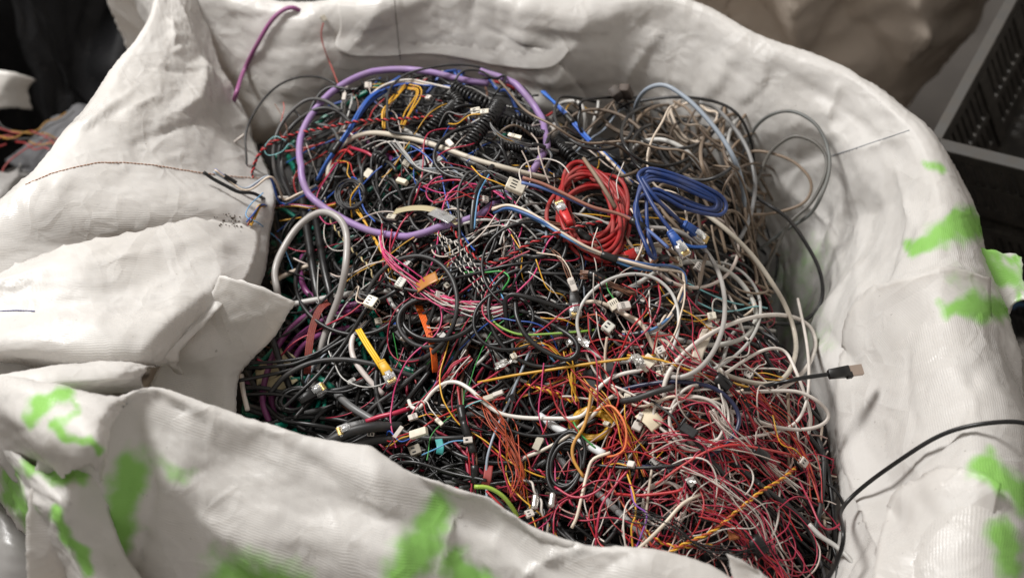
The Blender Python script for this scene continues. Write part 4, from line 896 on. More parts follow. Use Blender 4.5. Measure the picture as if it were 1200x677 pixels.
# coiled cords
coiled('black coiled cord pointing down right over the back crest',[(530,100,.034),(545,110,.036),(562,118,.036),(580,126,.034)],R=.0062,pitch=.0056,tails=[[(515,92,.03),(522,96,.034),(530,100,.034)]])
coiled('thick tightly wound black cord lying diagonally at the back middle',[(586,122,.046),(575,138,.044),(560,155,.04),(545,175,.034)],R=.0075,pitch=.0040)
coiled('black coiled cord left of the thick one',[(534,122,.03),(526,130,.032),(516,138,.032),(505,150,.03),(495,158,.026)],R=.0062,pitch=.0043)
coiled('black coiled cord coming from under the thick one toward the right',[(578,140,.03),(600,148,.03),(622,156,.028),(640,162,.024)],R=.0070,pitch=.0044)
coiled('black coiled cord beside the right side of the lilac ring',[(641,166,.022),(656,172,.024),(668,182,.024),(678,196,.016)],R=.0062,pitch=.0044)
coiled('loosely wound black cord curling at the back middle',[(520,120,.034),(530,112,.036),(538,122,.034),(530,130,.03)],R=.0055,pitch=.005)
coiled('small black coiled cord inside the left of the lilac ring',[(440,182,.03),(447,188,.03),(455,194,.028),(460,202,.02)],R=.0050,pitch=.0048)
coiled('small tight black cord half hidden below the thick one',[(586,172,.02),(600,173,.02),(614,176,.018)],R=.0040,pitch=.0032)
coiled('black coiled cord far right beneath the lilac ring',[(598,140,.01),(612,138,.014),(628,142,.014),(640,150,.01)],R=.0060,pitch=.0046)

# bundles of several wires
def bundle(label, pts, n, r, mats, o=.014, spread=.0022, cat='wire bundle', name='wire_bundle', group=None, bands=(), conn=None, seed=1):
    P=path(pts,o); e=empty(name,P[0]); props(e,label,cat,group)
    strands_obj(name,P,n,r*.001,mats,e,spread=spread,sep=True,rng=np.random.default_rng(seed),cname='wire')
    for b in bands:
        i=int(b*(len(P)-1)); j=min(len(P)-1,i+4); i=max(0,j-4); V,F=tubeVF(P[i:j+1],spread*1.3+r*.001,8); mesh_obj('tape',V,F,BLK,e)
    if conn:
        l,wd,hh,mt,sl=conn; housing(e,P[-1],P[-1]+(P[-1]-P[-4]),l,wd,hh,mt,sl)
    return e
bundle('blue and brown wire pair taped together across the red coil',[(612,211),(635,217),(662,228),(695,243),(728,252),(755,268),(782,292)],2,1.8,[pvc((.10,.17,.42),.4,'dull_blue'),pvc((.25,.10,.07),.4,'dull_brown')],o=.06,spread=.002,bands=(.72,),seed=5)
bundle('long bundle of blue and cream wires curving below the red coil',[(578,247,.03),(595,243,.036),(615,250,.04),(640,262,.044),(665,278,.046),(690,292,.046),(725,305,.044),(760,314,.042),(795,317,.036),(803,330,.034),(798,350,.032),(788,368,.03),(770,385,.028),(745,392,.02),(730,392,.015)],4,1.5,[CRM,pvc((.06,.17,.36),.4,'steel_blue'),pvc((.03,.09,.25),.4,'deep_blue'),CRM],spread=.0019,bands=(.36,.80,.95),seed=6)
bundle('royal blue bundle arching down from the far side to the red coil',[(636,108,.02),(650,122,.03),(668,140,.036),(685,158,.04),(700,174,.04),(718,192,.04),(733,208,.034),(740,216,.03)],3,1.7,[BLU,pvc((.03,.12,.42),.4,'royal_blue'),CRM],spread=.0017,bands=(.3,.6),seed=7)
bundle('royal blue bundle slanting down the left of the lilac ring',[(470,92,.03),(440,112,.034),(425,128,.036),(410,150,.04),(395,172,.04),(383,190,.04),(372,212,.03)],3,1.7,[BLU,pvc((.02,.09,.34),.4,'royal_blue2')],spread=.0016,bands=(.7,),seed=8)
bundle('cream and blue wires along the back edge of the lilac ring',[(420,128,.03),(445,104,.036),(475,95,.036),(500,98,.036),(532,103,.034)],3,1.3,[CRM,BLU,WHT],spread=.0015,seed=9)
bundle('bundle of brown wires fanning out beneath the red coil',[(640,262,.04),(662,264,.042),(678,272,.04),(695,285,.038),(715,300,.034),(735,307,.03)],8,.75,[BRN,pvc((.19,.085,.045),.4,'copper_brown')],spread=.003,bands=(.35,),seed=10)
bundle('brown and cream wire bundle bent under the blue cable',[(740,245,.04),(752,265,.04),(752,290,.036),(745,308,.03)],4,1.0,[BRN,CRM],spread=.0016,seed=11)
bundle('brown wire bundle curling to the connector right of centre',[(755,322,.03),(765,308,.034),(780,302,.036),(792,306,.034)],7,.8,[pvc((.20,.09,.045),.4,'copper_brown')],spread=.0022,bands=(.5,),conn=(.008,.010,.006,WPL,3),seed=12)
bundle('brown wires running down from the white connector at centre right',[(680,322,.034),(695,322,.036),(712,330,.034),(728,338,.03),(742,344,.024)],8,.7,[BRN,pvc((.22,.12,.08),.4,'tan_brown')],spread=.003,bands=(.2,),seed=13)
bundle('light blue and cream wires with black plug lying over the left flap',[(246,204,.008,'h'),(256,211,.008,'h'),(268,218,.007,'h'),(285,228,.009,'h'),(305,232,.03,'h'),(330,236,.04),(350,228,.04),(370,216,.035)],3,1.3,[BLU,CRM,STL],spread=.0014,bands=(.10,),seed=14)
bundle('yellow, black and red wires curving off the left flap',[(288,266,.006,'h'),(291,257,.008,'h'),(300,249,.012,'h'),(318,243,.035),(345,241,.035),(370,244,.03),(395,240,.02)],5,.9,[YEL,BLK,RED,BLU],spread=.0016,seed=15)
bundle('pink and white wires falling from the clear connector',[(446,275,.03),(450,295,.034),(462,310,.034),(480,325,.034),(500,342,.03),(525,358,.03),(560,362,.026),(590,360,.02)],10,.6,[PNK,WHT,CRI,WHT,PNK],spread=.0042,seed=16)
bundle('pink and grey wires running under the black cable at centre',[(505,345,.03),(530,356,.03),(560,366,.03),(590,362,.03),(620,352,.02)],8,.7,[PNK,LGR,WHT,CRI],spread=.003,seed=17)
bundle('dense rust orange wire bundle running down at bottom centre',[(560,468,.02),(575,485,.028),(590,505,.03),(600,530,.03),(607,555,.026),(600,580,.016)],16,.55,[RUS,ORG,pvc((.45,.06,.02),.4,'rust2')],spread=.0065,seed=18)
bundle('taped red and green wire bundle at bottom centre',[(538,455,.03),(540,478,.034),(545,500,.034),(552,520,.03),(556,545,.026),(556,580,.01)],8,.9,[CRI,RED,BLK,GRN,BRN],spread=.0026,bands=(.2,.35,.5,.75),seed=19)
bundle('orange and yellow wire arc beneath the brown strip right of centre',[(612,425,.02),(605,412,.026),(620,404,.028),(640,406,.028),(655,418,.024),(668,430,.02)],6,.6,[ORG,YEL,RED],spread=.003,seed=20)
bundle('fan of orange and yellow wires right of the yellow coil',[(672,440,.022),(688,458,.028),(708,478,.03),(728,500,.028),(740,530,.022),(744,560,.018)],8,.6,[ORG,YEL,RED,pvc((.5,.2,.02),.4,'amber')],spread=.006,seed=21)
bundle('yellow wires crossing as a small grid right of centre',[(668,410,.024),(668,425,.028),(672,445,.03),(676,470,.026)],5,.7,[YEL],spread=.003,seed=22)
bundle('bundle of red wires bunched at the lower middle left',[(552,418,.02),(538,428,.024),(525,440,.024),(510,452,.016)],9,.7,[RED,CRI,WHT],spread=.004,seed=23)
bundle('grey flat wire strands fanning inside the lilac ring',[(462,168,.034),(474,182,.036),(490,196,.036),(512,198,.036),(532,200,.034),(548,212,.03)],5,.8,[LGR,GRY,STL],spread=.003,seed=24)
bundle('grey wire strip curving from the ivory connector at the back middle',[(572,136,.046),(577,150,.044),(590,162,.04),(612,168,.038),(636,172,.036),(647,182,.034),(640,198,.03)],4,.8,[GRY,GRY,STL,YEL],spread=.0014,bands=(.6,),seed=25)
bundle('twin grey cables looping at the left of the lilac ring',[(390,160,.02),(400,140,.03),(402,120,.036),(412,112,.036),(408,135,.03),(398,165,.02)],3,1.1,[LGR,GRY],spread=.002,seed=26)
bundle('yellow wires running down right inside the lilac ring',[(412,240,.02),(425,258,.028),(440,282,.028),(455,310,.026),(460,330,.02)],4,.8,[YEL],spread=.002,seed=27)
bundle('yellow twisted wires hanging in the upper left of the ring',[(476,100,.036),(463,112,.036),(452,128,.034),(448,150,.03)],3,.9,[YEL],spread=.0022,seed=28)
bundle('yellow wires across the upper middle of the ring',[(478,102,.034),(490,106,.034),(482,128,.03),(470,150,.024)],3,.8,[YEL],spread=.002,seed=29)

# twisted pairs
twisted('red and black twisted pair crossing the upper left of the ring',[(296,200,.04),(303,182,.05),(318,168,.056),(345,157,.056),(380,150,.055),(420,142,.048),(460,140,.04),(505,137,.036),(525,133,.03)],1.0,[RED,BLK])
twisted('red and black twisted pair standing up at the far left',[(318,245,.02),(304,232,.03),(296,215,.045),(298,192,.05),(312,170,.05),(330,160,.05)],.9,[RED,BLK],pitch=.011)
twisted('red and black twisted pair sagging below the lilac ring',[(524,260,.03),(533,272,.034),(545,290,.034),(560,303,.034),(574,308,.034),(592,302,.036),(620,286,.04),(650,274,.046),(680,265,.05),(705,260,.05)],1.0,[RED,CHR],pitch=.012)
twisted('red and black twisted pair running down the lower middle',[(620,548,.02),(640,556,.026),(660,578,.028),(685,605,.028),(702,630,.02)],1.1,[CRI,BLK],pitch=.014)
twisted('black and white twisted pair left of the bottom centre',[(608,558,.02),(622,566,.028),(632,585,.03),(638,605,.028),(644,630,.014)],1.2,[WHT,BLK],pitch=.022)
twisted('yellow and red twisted pair across the lower right wires',[(752,672,.02),(780,650,.03),(802,637,.034),(835,622,.036),(862,600,.038),(890,577,.04),(915,562,.04),(932,548,.036)],1.0,[ORG,YEL],pitch=.014)
twisted('orange and yellow twisted pair at the bottom right',[(745,610,.02),(770,632,.028),(795,640,.03),(835,638,.028)],.9,[RED,YEL],pitch=.012)
for i,x in enumerate((0,7,15,22)):
    twisted('white and black twisted pair zigzagging down the middle',[(508+x*.6,262+x,.03),(518+x,285,.034),(528+x,303,.034),(545+x,322,.032),(560+x,340,.028),(568+x,355,.02)],.55,[WHT,BLK],pitch=.008,group='white and black twisted pairs of the middle')
twisted('black and cream twisted pair below the upright grey loop',[(385,255,.03),(398,275,.032),(412,292,.032),(430,310,.03),(440,330,.024)],.8,[BLK,pvc((.5,.4,.2),.4,'cream_yellow')],pitch=.012)
twisted('red and yellow twisted pair running down to the white connector',[(632,455,.024),(655,462,.026),(615,450,.024)][::-1]+[(670,470,.02)],.9,[RED,YEL],pitch=.01)
twisted('crimson pair hanging down left of the bottom centre',[(522,395,.02),(520,415,.024),(515,435,.022),(512,455,.02)],.9,[CRI,CRI],pitch=.012)
twisted('black and white pair threading between the brass ends',[(540,152,.02),(495,205,.03),(488,220,.03),(492,235,.026)][1:],.7,[WHT,BLK],pitch=.01)

# single coloured wires that stand out
for lb,pp,rr_,mt in [
 ('long yellow wire lying almost level across the middle',[(560,448,.02),(600,440,.03),(645,433,.034),(690,426,.034),(735,420,.032),(768,416,.024)],1.3,YEL),
 ('yellow wire with a black core slanting to the right edge',[(735,416,.03),(775,422,.034),(805,433,.034),(850,446,.032),(885,456,.028)],1.1,YEL),
 ('green and yellow earth wire bowing through the middle',[(574,364,.02),(578,376,.028),(592,386,.032),(612,392,.034),(645,391,.034),(685,388,.03),(705,385,.02)],1.2,pvc((.18,.34,.04),.4,'earth_green')),
 ('bright green wire near the top of the middle loops',[(545,319,.03),(570,319,.034),(588,318,.034),(597,326,.034),(590,338,.03),(582,352,.02)],.9,GRN),
 ('green yellow striped cable peeking over the near rim',[(556,570,.05),(572,571,.05),(588,580,.045),(600,594,.035),(608,608,.02)],2.0,pvc((.28,.42,.05),.4,'lime_sheath')),
 ('red wire rising beside the lime green cable at the near rim',[(570,575,.03),(585,590,.03),(598,605,.02)],1.2,RED),
 ('crimson wire arching inside the lower part of the ring',[(492,220,.03),(510,214,.034),(530,211,.036),(545,213,.036),(556,222,.03)],1.0,CRI),
 ('thick crimson cable near the grey tube at the lower left',[(428,494,.024),(445,488,.028),(462,484,.028),(480,478,.02)],2.4,CRI),
 ('thick crimson wire at the left inside the ring',[(408,172,.024),(418,175,.03),(430,179,.03),(440,186,.024)],1.8,CRI),
 ('red loop wire low inside the left of the ring',[(388,200,.03),(392,184,.034),(405,176,.034),(414,182,.03)],1.6,RED),
 ('light blue wire curving down to the lower middle',[(625,385,.02),(634,400,.028),(645,418,.03),(658,432,.024)],1.0,LBL),
 ('blue wire dropping through the middle',[(566,310,.02),(578,330,.026),(590,350,.026),(596,372,.02)],.8,LBL),
 ('fine blue wire hanging over the left flap',[(302,240,.016,'h'),(289,245,.006,'h'),(286,256,.004,'h'),(300,266,.006,'h'),(316,272,.03),(330,285,.03),(337,300,.02),(345,320,.01)],.6,LBL),
 ('upper cyan wire crossing near the right edge',[(806,332,.024),(826,342,.028),(850,352,.03),(872,357,.026),(885,352,.02)],.9,CYA),
 ('lower cyan wire crossing near the right edge',[(815,353,.026),(840,364,.03),(862,364,.034),(885,359,.036),(899,361,.034)],.9,CYA),
 ('violet wire hanging down at the bottom right of centre',[(738,565,.03),(744,590,.034),(758,602,.034),(752,625,.03),(742,650,.02)],.8,pvc((.25,.07,.40),.4,'violet')),
 ('yellow wire hanging down at the bottom right of centre',[(735,555,.03),(743,580,.034),(745,602,.032),(740,618,.03),(742,645,.02)],.9,YEL),
 ('amber wire curving down below the yellow coil',[(693,455,.03),(690,478,.034),(684,500,.036),(672,520,.036),(672,538,.034),(684,559,.03)],1.6,pvc((.50,.25,.05),.4,'amber_sheath')),
 ('orange wire loop above the white stripped cable end',[(696,482,.03),(715,475,.036),(728,488,.04),(734,505,.04),(732,525,.038),(722,533,.036),(712,535,.03)],1.1,pvc((.65,.16,.05),.4,'coral_sheath')),
 ('lime wire over the yellow coil',[(672,494,.03),(680,508,.034),(698,525,.03)],.9,GRN),
 ('red cable edge running level at the bottom right',[(718,578,.02),(750,580,.03),(790,576,.034),(800,572,.034)],1.4,RED),
 ('red wire slanting steeply at the bottom middle',[(738,548,.03),(720,570,.034),(705,592,.034),(700,615,.032),(698,640,.02)],1.1,CRI),
 ('red wire bowing right from the bottom middle',[(650,570,.03),(672,582,.034),(695,578,.036),(712,562,.036),(716,548,.03)],1.1,CRI),
 ('long red wire crossing over the lower right tangle',[(768,568,.03),(800,545,.036),(830,528,.04),(860,521,.04),(895,526,.04),(935,534,.036)],1.2,pvc((.45,.04,.04),.4,'dull_red')),
 ('crimson wire hanging out at the lower right edge',[(935,560,.035),(950,590,.04),(960,612,.045),(970,620,.045),(983,615,.045),(986,603,.04)],1.0,CRI),
 ('pale wire slanting down to the near rim at bottom right',[(822,578,.03),(800,590,.036),(780,612,.038),(760,632,.034),(745,645,.03)],1.8,pvc((.60,.52,.42),.4,'pale_sheath')),
 ('pale wire dropping beside the black coil at the bottom middle',[(715,530,.03),(695,538,.034),(688,555,.034),(682,580,.034),(676,605,.03),(670,618,.026)],1.6,pvc((.60,.52,.42),.4,'pale_sheath')),
 ('black heavy wire running diagonally down the lower right',[(800,500,.03),(828,532,.036),(848,555,.038),(862,575,.036),(880,585,.03)],1.8,BLK),
 ('charcoal tube resting on the middle right wires',[(728,470,.03),(745,467,.036),(765,460,.038),(790,453,.034)],3.0,CHR),
 ('thin black wire dropping from the navy arc',[(765,470,.03),(790,490,.034),(800,510,.03),(815,540,.03)],1.2,CHR),
 ('red and brown wire pair standing on the back wall',[(379,26,.004,'h'),(376,40,.004,'h'),(381,58,.005,'h'),(388,75,.008,'h'),(396,98,.03)],.8,pvc((.35,.06,.05),.4,'faded_red')),
 ('fine red wire sticking up at the upper left',[(335,165,.05),(328,156,.055),(330,140,.06),(333,128,.062),(332,120,.062)],.45,pvc((.55,.1,.08),.4,'faint_red')),
 ('fine dark wire sticking up at the upper left',[(352,185,.04),(338,165,.05),(336,150,.056),(330,135,.06),(322,122,.062)],.5,BRN),
 ('fine teal wire ringing the twisted pair at the left',[(335,165,.056),(322,160,.058),(310,172,.055),(314,182,.05),(330,178,.052),(340,168,.054),(350,178,.04)],.45,CYA),
 ('black wire running level through the lower middle',[(540,470,.024),(570,490,.028),(610,508,.03),(645,510,.03),(680,500,.026),(700,490,.02)],1.8,BLK),
 ('black cable running level above the bottom right',[(700,545,.03),(740,548,.034),(790,545,.034),(820,537,.03)],1.5,BLK),
 ('black smooth cable across the middle below the ring',[(520,329,.03),(550,322,.034),(590,312,.034),(630,306,.03),(665,300,.024)],1.6,BLK),
 ('long straight black cable across the middle right',[(590,318,.024),(630,320,.03),(675,321,.03),(720,319,.024)],1.6,CHR)]:
    cable(lb,pp,rr_,mt,name='wire',cat='wire',sides=8)

# small coils
def small_coil(label, cx,cy,rx,ry,t,o,r,mat,seed,rot=0,jit=.14):
    P=path(coil_path(cx,cy,rx,ry,t,o,rot,jit,seed)); V,F=tubeVF(P,r*.001,8); props(mesh_obj('coiled_cable',V,F,mat),label,'coiled cable')
small_coil('glossy black cable wound in upright oval loops at the bottom middle',663,545,17,30,6,.02,2.0,BLK,31,rot=.25)
small_coil('black cable coil half hidden below the white winding cable',612,498,16,10,5,.004,1.8,BLK,32)
small_coil('thick yellow cable coil right of the bottom centre',693,497,20,17,4,.012,3.0,pvc((.58,.32,.02),.35,'thick_yellow',dust=.06),33)
small_coil('black knotted cable loops on the left side of the ring',412,228,17,14,6,.022,1.3,CHR,34)
small_coil('black wire coil at the lower left near the clear plug',345,468,22,12,3,.014,1.8,BLK,35,rot=-.3)
small_coil('grey wires wound into a small ring in the back right',832,175,20,14,3,-.01,1.5,TAU,36)
small_coil('white wire wound in flat rings over the lower right',818,490,42,30,3,.024,1.5,WHT,37,rot=.2,jit=.2)
small_coil('white wire loops below the navy arc at the lower right',780,590,22,26,2,.014,1.3,WHT,38,jit=.2)
small_coil('black loops of thin cable at the bottom left edge',470,545,18,12,3,.01,1.6,BLK,39)
small_coil('charcoal cable rings right of the centre loops',672,330,26,14,3,.012,1.5,CHR,40)

# connectors with their leads
def loose(label, p, q, l, wd, hh, mt, sl, o=.03, cat='connector', name='wire_connector', leads=(), lead=None):
    a=S(p[0],p[1],o); b=S(q[0],q[1],o); b=b+np.array([0,0,.25*math.sin(p[0]*1.7)*np.linalg.norm(b-a)]); l,wd,hh=l*.88,wd*.85,hh*.9; e=empty(name,a); props(e,label,cat)
    housing(e,a,b,l,wd,hh,mt,sl)
    ax,ay,az=basis(a,b)
    r=np.random.default_rng(int(p[0]))
    for i,mt2 in enumerate(leads):
        y=(i-(len(leads)-1)/2)*wd*.7/max(1,len(leads)-1) if len(leads)>1 else 0
        P0=a+ay*y; d=-ax*.012; P=catmull([P0+ax*.002,P0+d,P0+d*2.2+ay*r.normal()*.006-az*.006,P0+d*3.4+ay*r.normal()*.012-az*.02],step=.003)
        V,F=tubeVF(P,.0007,6); mesh_obj('lead',V,F,mt2,e)
    return e
for lb,p,q,l,wd,hh,mt,sl,o,ld in [
 ('large ivory connector lying on top at the centre of the heap',(594,214),(617,220),.022,.015,.009,WPL,3,.05,[YEL,CHR,GRY]),
 ('white two part connector at the back middle',(552,132),(566,131),.012,.009,.006,WPL,2,.045,[GRY]),
 ('ribbed ivory connector right of the two part one at the back',(563,132),(576,133),.011,.007,.006,WPL,5,.05,[YEL,GRY]),
 ('flat pale connector strip at the right inside the ring',(596,158),(615,167),.018,.005,.004,WPL,4,.04,[]),
 ('ivory stick connector at the upper middle of the ring',(466,211),(484,219),.016,.0065,.006,pvc((.66,.60,.46),.4,'old_ivory'),0,.035,[]),
 ('translucent pale connector below the ring at left of centre',(455,254),(470,258),.015,.007,.005,WPL,2,.035,[]),
 ('square white connector on the cable right of the corner flap',(430,352),(446,361),.015,.014,.008,pvc((.70,.66,.55),.4,'clean_ivory',dust=.15),3,.04,[CRM,TAU,GRY]),
 ('ribbed grey white connector above the orange strip',(466,330),(478,336),.011,.013,.006,pvc((.5,.5,.45),.5),4,.036,[LGR]),
 ('upright white connector with brown wires at centre right',(668,326),(676,343),.016,.007,.006,WHT,5,.045,[BRN,BRN,CRM]),
 ('white ribbed connector left of the wide white loop',(724,360),(738,356),.014,.009,.007,WHT,5,.04,[]),
 ('white toothed connector joined under the ribbed one',(716,352),(726,364),.012,.012,.006,WPL,4,.032,[RED,GRN]),
 ('grey white boxy connector in the middle right wires',(708,380),(720,388),.012,.012,.009,pvc((.48,.47,.42),.5,'grey_ivory'),2,.03,[RED,ORG]),
 ('tan coloured square connector near the blue plug',(777,285),(790,288),.012,.011,.009,TAN,2,.04,[WHT]),
 ('ivory notched connector left of the tan one',(762,291),(776,298),.013,.008,.007,WPL,4,.036,[YEL]),
 ('white capped connector at the right end of the brown wires',(815,310),(826,318),.010,.010,.006,WHT,3,.04,[WHT]),
 ('white square connector with wires at the right edge',(938,538),(949,547),.010,.009,.006,WHT,2,.045,[ORG,RED,YEL]),
 ('wide cream connector lying in the lower left black cables',(481,510),(503,506),.021,.009,.006,WPL,0,.04,[BLU,YEL,RED]),
 ('narrow white connector leaning left of the wide cream one',(462,513),(472,499),.016,.005,.004,WHT,0,.036,[BLK]),
 ('grey beige connector deep below the wide cream one',(480,530),(492,524),.013,.012,.008,pvc((.30,.27,.22),.5,'dull_beige'),2,.012,[]),
 ('white crimp connector at the left of the black wire tip',(543,516),(555,514),.010,.007,.004,WHT,1,.036,[LBL]),
 ('pale tube connector on the pink lead at lower middle',(578,463),(590,460),.012,.005,.005,WHT,0,.036,[PNK]),
 ('second pale tube connector below the pink lead',(567,468),(579,465),.012,.006,.006,WPL,0,.034,[CYA]),
 ('flat ivory tab hanging below the white winding cable',(634,512),(628,524),.015,.008,.003,WPL,0,.03,[RED]),
 ('tiny white connector at the top of the violet wire',(736,543),(745,546),.008,.007,.005,WHT,0,.036,[YEL,BLK]),
 ('tiny white two hole connector above the near rim',(616,603),(626,598),.009,.008,.005,WHT,2,.03,[RED]),
 ('white block connector in the red wires at lower middle',(742,497),(752,500),.010,.010,.006,WHT,0,.03,[]),
 ('white folded label on the middle right wires',(765,418),(752,432),.018,.013,.002,WPL,0,.03,[]),
 ('small white connector on the red wires at the upper right edge',(770,412),(782,408),.010,.008,.004,WHT,2,.036,[]),
 ('white clip inside the middle of the lilac ring',(524,165),(533,172),.011,.007,.005,WHT,0,.036,[]),
 ('white clip at the upper left of the ring',(500,114),(508,118),.009,.006,.004,WHT,1,.036,[RED]),
 ('white square connector hanging on the red wire on the far wall',(376,27),(381,20),.007,.006,.004,WPL,0,.03,[]),
 ('pale tag near the white cable end at the left of centre',(515,390),(523,400),.012,.008,.004,LGR,0,.02,[]),
 ('grey slotted connector lying between the left of centre wires',(510,402),(513,414),.012,.006,.004,LGR,4,.016,[]),
 ('white inline connector left of the ring',(404,110),(402,128),.016,.005,.004,WHT,0,.04,[WHT]),
 ('white plug with two holes under the red wire',(428,208),(434,198),.012,.009,.005,WPL,0,.03,[YEL]),
 ]:
    if lb.startswith('white square connector hanging'):
        a=hit(381,24,.005); b=hit(376,17,.005); e=empty('wire_connector',a); props(e,lb,'connector'); housing(e,a,b,.007,.006,.004,WPL,0); continue
    loose(lb,p,q,l,wd,hh,mt,sl,o,leads=ld)
e=loose('black multi slot socket block right of the yellow wires',(686,452),(722,438),.038,.030,.018,BLK,0,.012,name='socket_block',cat='socket')
a=S(686,452,.012); b=S(722,438,.012); ax,ay,az=basis(a,b)
for i in range(3):
    A=Acc(); V,F=boxVF(a+ax*(.008+.011*i)+az*.0092,ax,ay,az,.0042,.011,.0006,bev=.1); A.add(V,F); A.obj('socket_opening',DRK,e,smooth=False)
for i,(lb,p,q,o,l) in enumerate([('black plug body with metal contact left of centre',(470,388),(487,412),.016,.030),('small black connector box left of the pink wires',(462,318),(478,324),.026,.015),
  ('black transformer block inside the left of the ring',(420,214),(435,206),.026,.014),('black connector on the lower right red wires',(799,500),(814,512),.036,.018),('black plug standing at the upper left of the ring',(412,132),(418,112),.03,.018),('black rocker housing at the lower middle',(720,452),(728,460),.02,.014),('dark blue black clip at the middle of the white wires',(598,462),(604,470),.034,.008),('black plug end in the back middle of the ring',(484,196),(500,190),.024,.018)]):
    loose(lb,p,q,l,l*.62,l*.42,BLK,2,o,name='black_plug',cat='plug')

# USB cable at the right
e,P=cord_thing('usb_cable','black USB cable with metal tipped plug lying toward the right wall','cable',[(855,458,.02),(880,455,.03),(905,450,.04),(925,446,.06),(945,442,.07),(973,438,.08)],2.1,BLK)
a=P[-1]; b=S(995,433,.085); b=a+(P[-1]-P[-6])/np.linalg.norm(P[-1]-P[-6])*.02; ax,ay,az=basis(a,b)
A=Acc(); V,F=boxVF(a+ax*.009,ax,ay,az,.011,.0045,.0030,taper=1.25); A.add(V,F); V,F=boxVF(a+ax*.019-ay*.004,ax,ay,az,.003,.003,.0028); A.add(V,F); A.obj('plug_body',BLK,e)
A=Acc(); V,F=boxVF(a+ax*.027,ax,ay,az,.007,.0052,.0023,bev=.1); A.add(V,F); A.obj('plug_tip',pvc((.45,.36,.30),.35,'worn_metal',metal=.7),e,smooth=False)
# loose clear plugs
for lb,c_,p,q,o in [('clear plug on the yellow sleeve cable left of centre',pvc((.70,.40,.02),.4,'yellow_boot'),(447,424),(461,450),.036),
   ('clear plug ending the crimson cable at the lower left',pvc((.05,.05,.05),.4,'boot_dark'),(428,496),(405,504),.036),
   ('clear plug lying at the lower left near the flap',BLK,(352,470),(372,458),.03),
   ('clear plug pointing up at the back right tangle',BLK,(818,200),(838,176),-.02),
   ('clear plug in the middle right below the upright connector',CHR,(672,342),(674,362),.03),
   ('clear plug beside the big ivory connector at the upper right',WHT,(640,160),(652,150),.02)]:
    a=S(*p,o); e=empty('network_plug',a); props(e,lb,'plug'); rj(e,a,S(*q,o),c_,l=.014)
ribbon('printed yellow flat sleeve left of centre',[(420,386,.034),(430,403,.038),(441,420,.038),(450,434,.034)],3,1.15,[pvc((.72,.42,.02),.45,'yellow_sleeve',dust=.05)],cat='cable sleeve',name='cable_sleeve')
# film strips, foils, labels
def strip(label, pts, wd, mat, o=.03, th=.0004, name='film_strip', cat='film', tw=0, crum=0, seed=1):
    P=path(pts,o,.002); 
    if crum: P=wob(P,crum,np.random.default_rng(seed),.008)
    T,Nn,B=frames(P); n=len(P); m=7; ph=np.linspace(0,tw,n)[:,None]
    d=np.cos(ph)*B+np.sin(ph)*Nn; up=np.cos(ph)*Nn-np.sin(ph)*B; r=np.random.default_rng(seed)
    V=np.stack([P+d*((j/(m-1)-.5)*wd)+up*(crum*r.normal(size=(n,1))*.9) for j in range(m)],1).reshape(-1,3)
    i=np.arange(n-1)[:,None]*m; j=np.arange(m-1)[None]; F=np.stack([i+j,i+j+1,i+m+j+1,i+m+j],-1).reshape(-1,4)
    ob=mesh_obj(name,V,F,mat,smooth=not crum); sd=ob.modifiers.new('thickness','SOLIDIFY'); sd.thickness=th; return props(ob,label,cat)
strip('amber flexible connector strip at left of centre',[(488,337,.035),(500,329,.038),(512,323,.036)],.014,FLX,name='flex_connector',cat='connector')
strip('beige and pale green ribbon film crossing the lower ring',[(462,248,.036),(480,244,.04),(500,244,.04),(520,250,.038),(538,262,.034)],.010,BGE,tw=.4)
strip('clear plastic label holder on the beige ribbon film',[(506,247,.044),(518,252,.044),(530,258,.042)],.013,CLR,name='label_holder',cat='label')
strip('crumpled silver foil strip at the lower middle',[(580,430,.03),(592,424,.034),(605,420,.03)],.008,FOI,crum=.0013,name='foil_strip',cat='foil')
strip('crumpled silver foil at the middle right',[(664,402,.034),(676,398,.036),(690,404,.034)],.008,FOI,crum=.0012,name='foil_strip',cat='foil',seed=4)
strip('bright crumpled foil scrap on the red wires at right of centre',[(738,418,.042),(746,420,.044),(752,430,.042)],.010,FOI,crum=.0018,name='foil_strip',cat='foil',seed=5)
strip('small foil square at the lower right of centre',[(806,566,.038),(814,560,.04)],.009,FOI,crum=.0008,name='foil_strip',cat='foil',seed=6)
strip('grey white folded tape hanging at the right of centre',[(838,372,.02),(826,395,.03),(818,415,.034),(815,438,.03),(812,450,.02)],.011,pvc((.50,.44,.36),.7,'tape_cloth'),name='cloth_tape',cat='tape',tw=.5)
strip('torn beige paper wedge in the lower left gap',[(300,440,.0),(318,432,.006),(338,412,.01)],.026,PAP,o=.0,name='paper_scrap',cat='paper')
strip('tan paper scrap under the lower left black cables',[(312,455,.004),(330,448,.008),(342,440,.006)],.020,PAP,o=.0,name='paper_scrap',cat='paper')
strip('pale paper tag between the lower middle wires',[(752,482,.026),(763,490,.03),(772,500,.028)],.018,pvc((.55,.47,.34),.7,'old_paper'),name='paper_tag',cat='paper')
strip('turquoise plastic tab at the bottom left of centre',[(514,514,.024),(516,524,.026),(515,532,.022)],.007,pvc((.05,.30,.30),.4,'turquoise'),name='plastic_tab',cat='tab')
strip('rust coloured tag near the bottom right corner',[(858,618,.03),(861,632,.03)],.010,pvc((.38,.12,.03),.5,'rust_tag'),name='plastic_tab',cat='tab')
strip('dark red sleeve at the bottom middle left',[(573,545,.026),(571,560,.026),(568,570,.02)],.008,pvc((.30,.03,.025),.5,'maroon'),name='plastic_sleeve',cat='sleeve')
